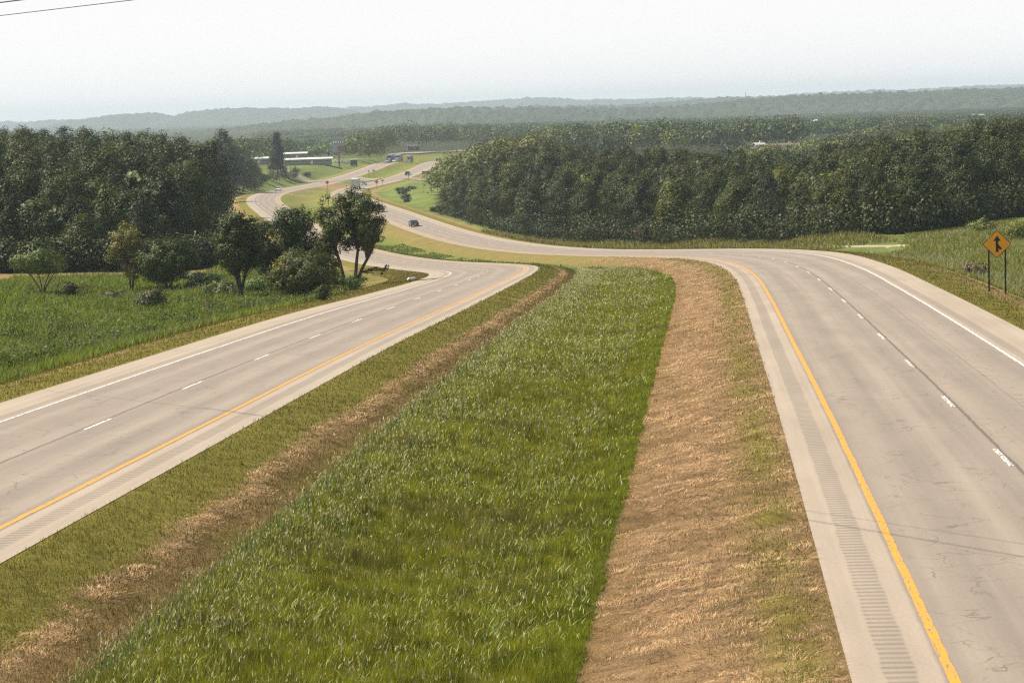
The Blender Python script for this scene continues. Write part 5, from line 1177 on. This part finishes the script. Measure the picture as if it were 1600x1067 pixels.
house(645, 1500, 8, 6, 1.6, 1.6, 0.2, 'brown-roofed house among the trees above the far crest', 'roof_dull', 'roof_dull', row=233)
def pole(name, x, y, H, label, arm=2.2, armrz=0.0, r=0.15):
    z = float(ground([x], [y])[0]); e = empty(name, (x, y, z), label, 'utility pole', 'utility poles', armrz); mb = MB(); mb.tube([(0, 0, -1), (0, 0, H*0.5), (0, 0, H)], [r, r*0.85, r*0.65], 10); mb.build('pole', mt['wood_pole'], e)
    mb = MB(); mb.box((0, 0.1, H-0.6), (arm, 0.1, 0.12)); c = mb.build('crossarm', mt['wood_pole'], e)
    for s in (-1, 0, 1): mb = MB(); mb.tube([(s*arm*0.45, 0.1, H-0.54), (s*arm*0.45, 0.1, H-0.30)], [0.05, 0.03], 8); mb.build('insulator', mt['sign_white'], c)
    return e
q = at(454.5, 935); pole('utility_pole', q[0], 935, 10.5, 'thin wooden pole beside the bushes right of the cedar')
# roadside billboard
def billboard():
    q = at(530, 1065); k = 1065/FPX; cx, cy = to_px(*q); e = empty('billboard', tuple(q), 'weathered two-tier billboard on a single dark pole above the far verge', 'billboard')
    z = lambda row: (cy-row)*k; w = 18.5*k
    mb = MB(); mb.tube([(0, 0.35, -0.6), (0, 0.35, z(222))], 0.36, 12); mb.build('pole', mt['wood_pole'], e)
    mb = MB(); mb.box((0, 0, (z(218.5)+z(238.5))/2), (w, 0.3, z(218.5)-z(238.5))); mb.build('panel', mt['board_grey'], e)
    mb = MB(); mb.box((0.22*w, -0.18, (z(229)+z(237))/2), (w*0.52, 0.05, z(229)-z(237))); mb.build('poster', mt['board_red'], e)
    mb = MB(); mb.box((0, -0.17, z(238.2)), (w*1.04, 0.25, 0.35)); mb.box((-w/2, -0.05, (z(218.5)+z(238.5))/2), (0.25, 0.36, z(218.5)-z(238.5)+0.2)); mb.build('frame', mt['steel'], e)
    mb = MB()
    for k2 in range(5): mb.box((-w*0.4+w*0.2*k2, -0.18, z(222.5)), (w*0.1, 0.04, 0.9))
    mb.build('lettering', mt['trim_white'], e)
billboard()
q = at(553, 1085); e = empty('dark_trailer', tuple(q), 'dark boxy trailer parked right of the billboard pole', 'trailer', None, 0.1)
mb = MB(); mb.box((0, 0, 1.9), (3.4, 6, 2.6)); mb.build('body', pm('dark_box', (0.05, 0.055, 0.06), 0.5), e, 0.05)
mb = MB(); mb.box((0, 0, 3.25), (3.5, 6.1, 0.12)); mb.build('roof', mt['roof_white'], e)
for s in (-1, 1): wheel(e, s*1.4, -0.5, 0.45, 0.3); wheel(e, s*1.4, 0.7, 0.45, 0.3)
for px, y, rz, lab in ((527, 1090, 1.3, 'left white car parked under the billboard'), (533, 1093, 1.5, 'second white car parked under the billboard'), (545, 1095, 1.4, 'white car parked between billboard pole and dark trailer')):
    q = at(px, y); c_ = car('parked_car', 'sedan', ('paint_white', (0.80, 0.80, 0.79), 0.25, 0, 0.6), lab, tuple(q), rz); c_['group'] = 'parked cars under the billboard'
# thin mast on the skyline
v = ray(1165, 152.5); e = empty('radio_mast', (v[0]*6200, 6200, v[2]*6200-6), 'thin radio mast standing on the skyline at the right', 'mast')
mb = MB(); mb.tube([(0, 0, 0), (0, 0, 20)], [0.9, 0.6], 6); mb.build('mast', mt['wood_pole'], e)
mb = MB(); mb.tube([(0, 0, 18.5), (0, 0, 20.2)], [1.2, 1.2], 6); mb.build('beacon', mt['sign_red'], e)
# overhead wires crossing the upper left corner, with the poles outside the picture that carry them
def wire_pts(a, b, ca, cb, r, label):
    """wire passing the picture points a and b at distances ca and cb, carried on to both poles"""
    A = Vector(tuple(ray(*a)*ca)); B = Vector(tuple(ray(*b)*cb)); d = B-A; P0 = A-d*5.2; P1 = B+d*(45.0/abs(d.y))
    n = 30; pts = [P0.lerp(P1, k/n)-Vector((0, 0, 0.25*4*(k/n)*(1-k/n)*0)) for k in range(n+1)]
    mb = MB(); mb.tube(pts, r, 6); o = mb.build('power_cable', mt['wire']); tag(o, label, 'cable', 'overhead cables'); return P0, P1
a0, a1 = wire_pts((0, 25), (220, -1), 62, 55, 0.010, 'thin overhead cable crossing the top left corner of the sky')
b0, b1 = wire_pts((0, 4.5), (48, -1.5), 61, 59.2, 0.017, 'thicker overhead cable above the thin one, cutting the top left corner')
for nm, pa, pb, lab in (('utility_pole', a0, b0, 'wooden pole carrying the overhead cables, off to the left'), ('utility_pole', a1, b1, 'wooden pole carrying the overhead cables, off to the right')):
    c_ = (pa+pb)/2; g = float(ground([c_.x], [max(c_.y, 5)])[0]); pole(nm, c_.x, c_.y, max(pa.z, pb.z)-g+0.3, lab, 2.0, 0.6)

# the ramp: a thin pale slab seen edge-on behind the bank
def ramp():
    C = [hit(a, 386.6-(a-1270)*0.011, 190) for a in (1268, 1285, 1305, 1325, 1345, 1365, 1385, 1400, 1412, 1424)]; mb = MB(); n = len(C); V = []; F = []
    for c in C: V += [(c[0], c[1]-0.5, c[2]+0.10), (c[0], c[1]+0.9, c[2]+0.10), (c[0], c[1]+0.9, c[2]-0.5), (c[0], c[1]-0.5, c[2]-0.5)]
    for i in range(n-1):
        for k in range(4): F.append((4*i+k, 4*i+(k+1) % 4, 4*(i+1)+(k+1) % 4, 4*(i+1)+k))
    mb.add(V, F); o = mb.build('ramp', pm('ramp_pavement', (0.42, 0.36, 0.28), 0.8)); tag(o, 'thin pale ramp joining behind the grass bank on the right', 'road', kind='structure')
ramp()
haze_box()
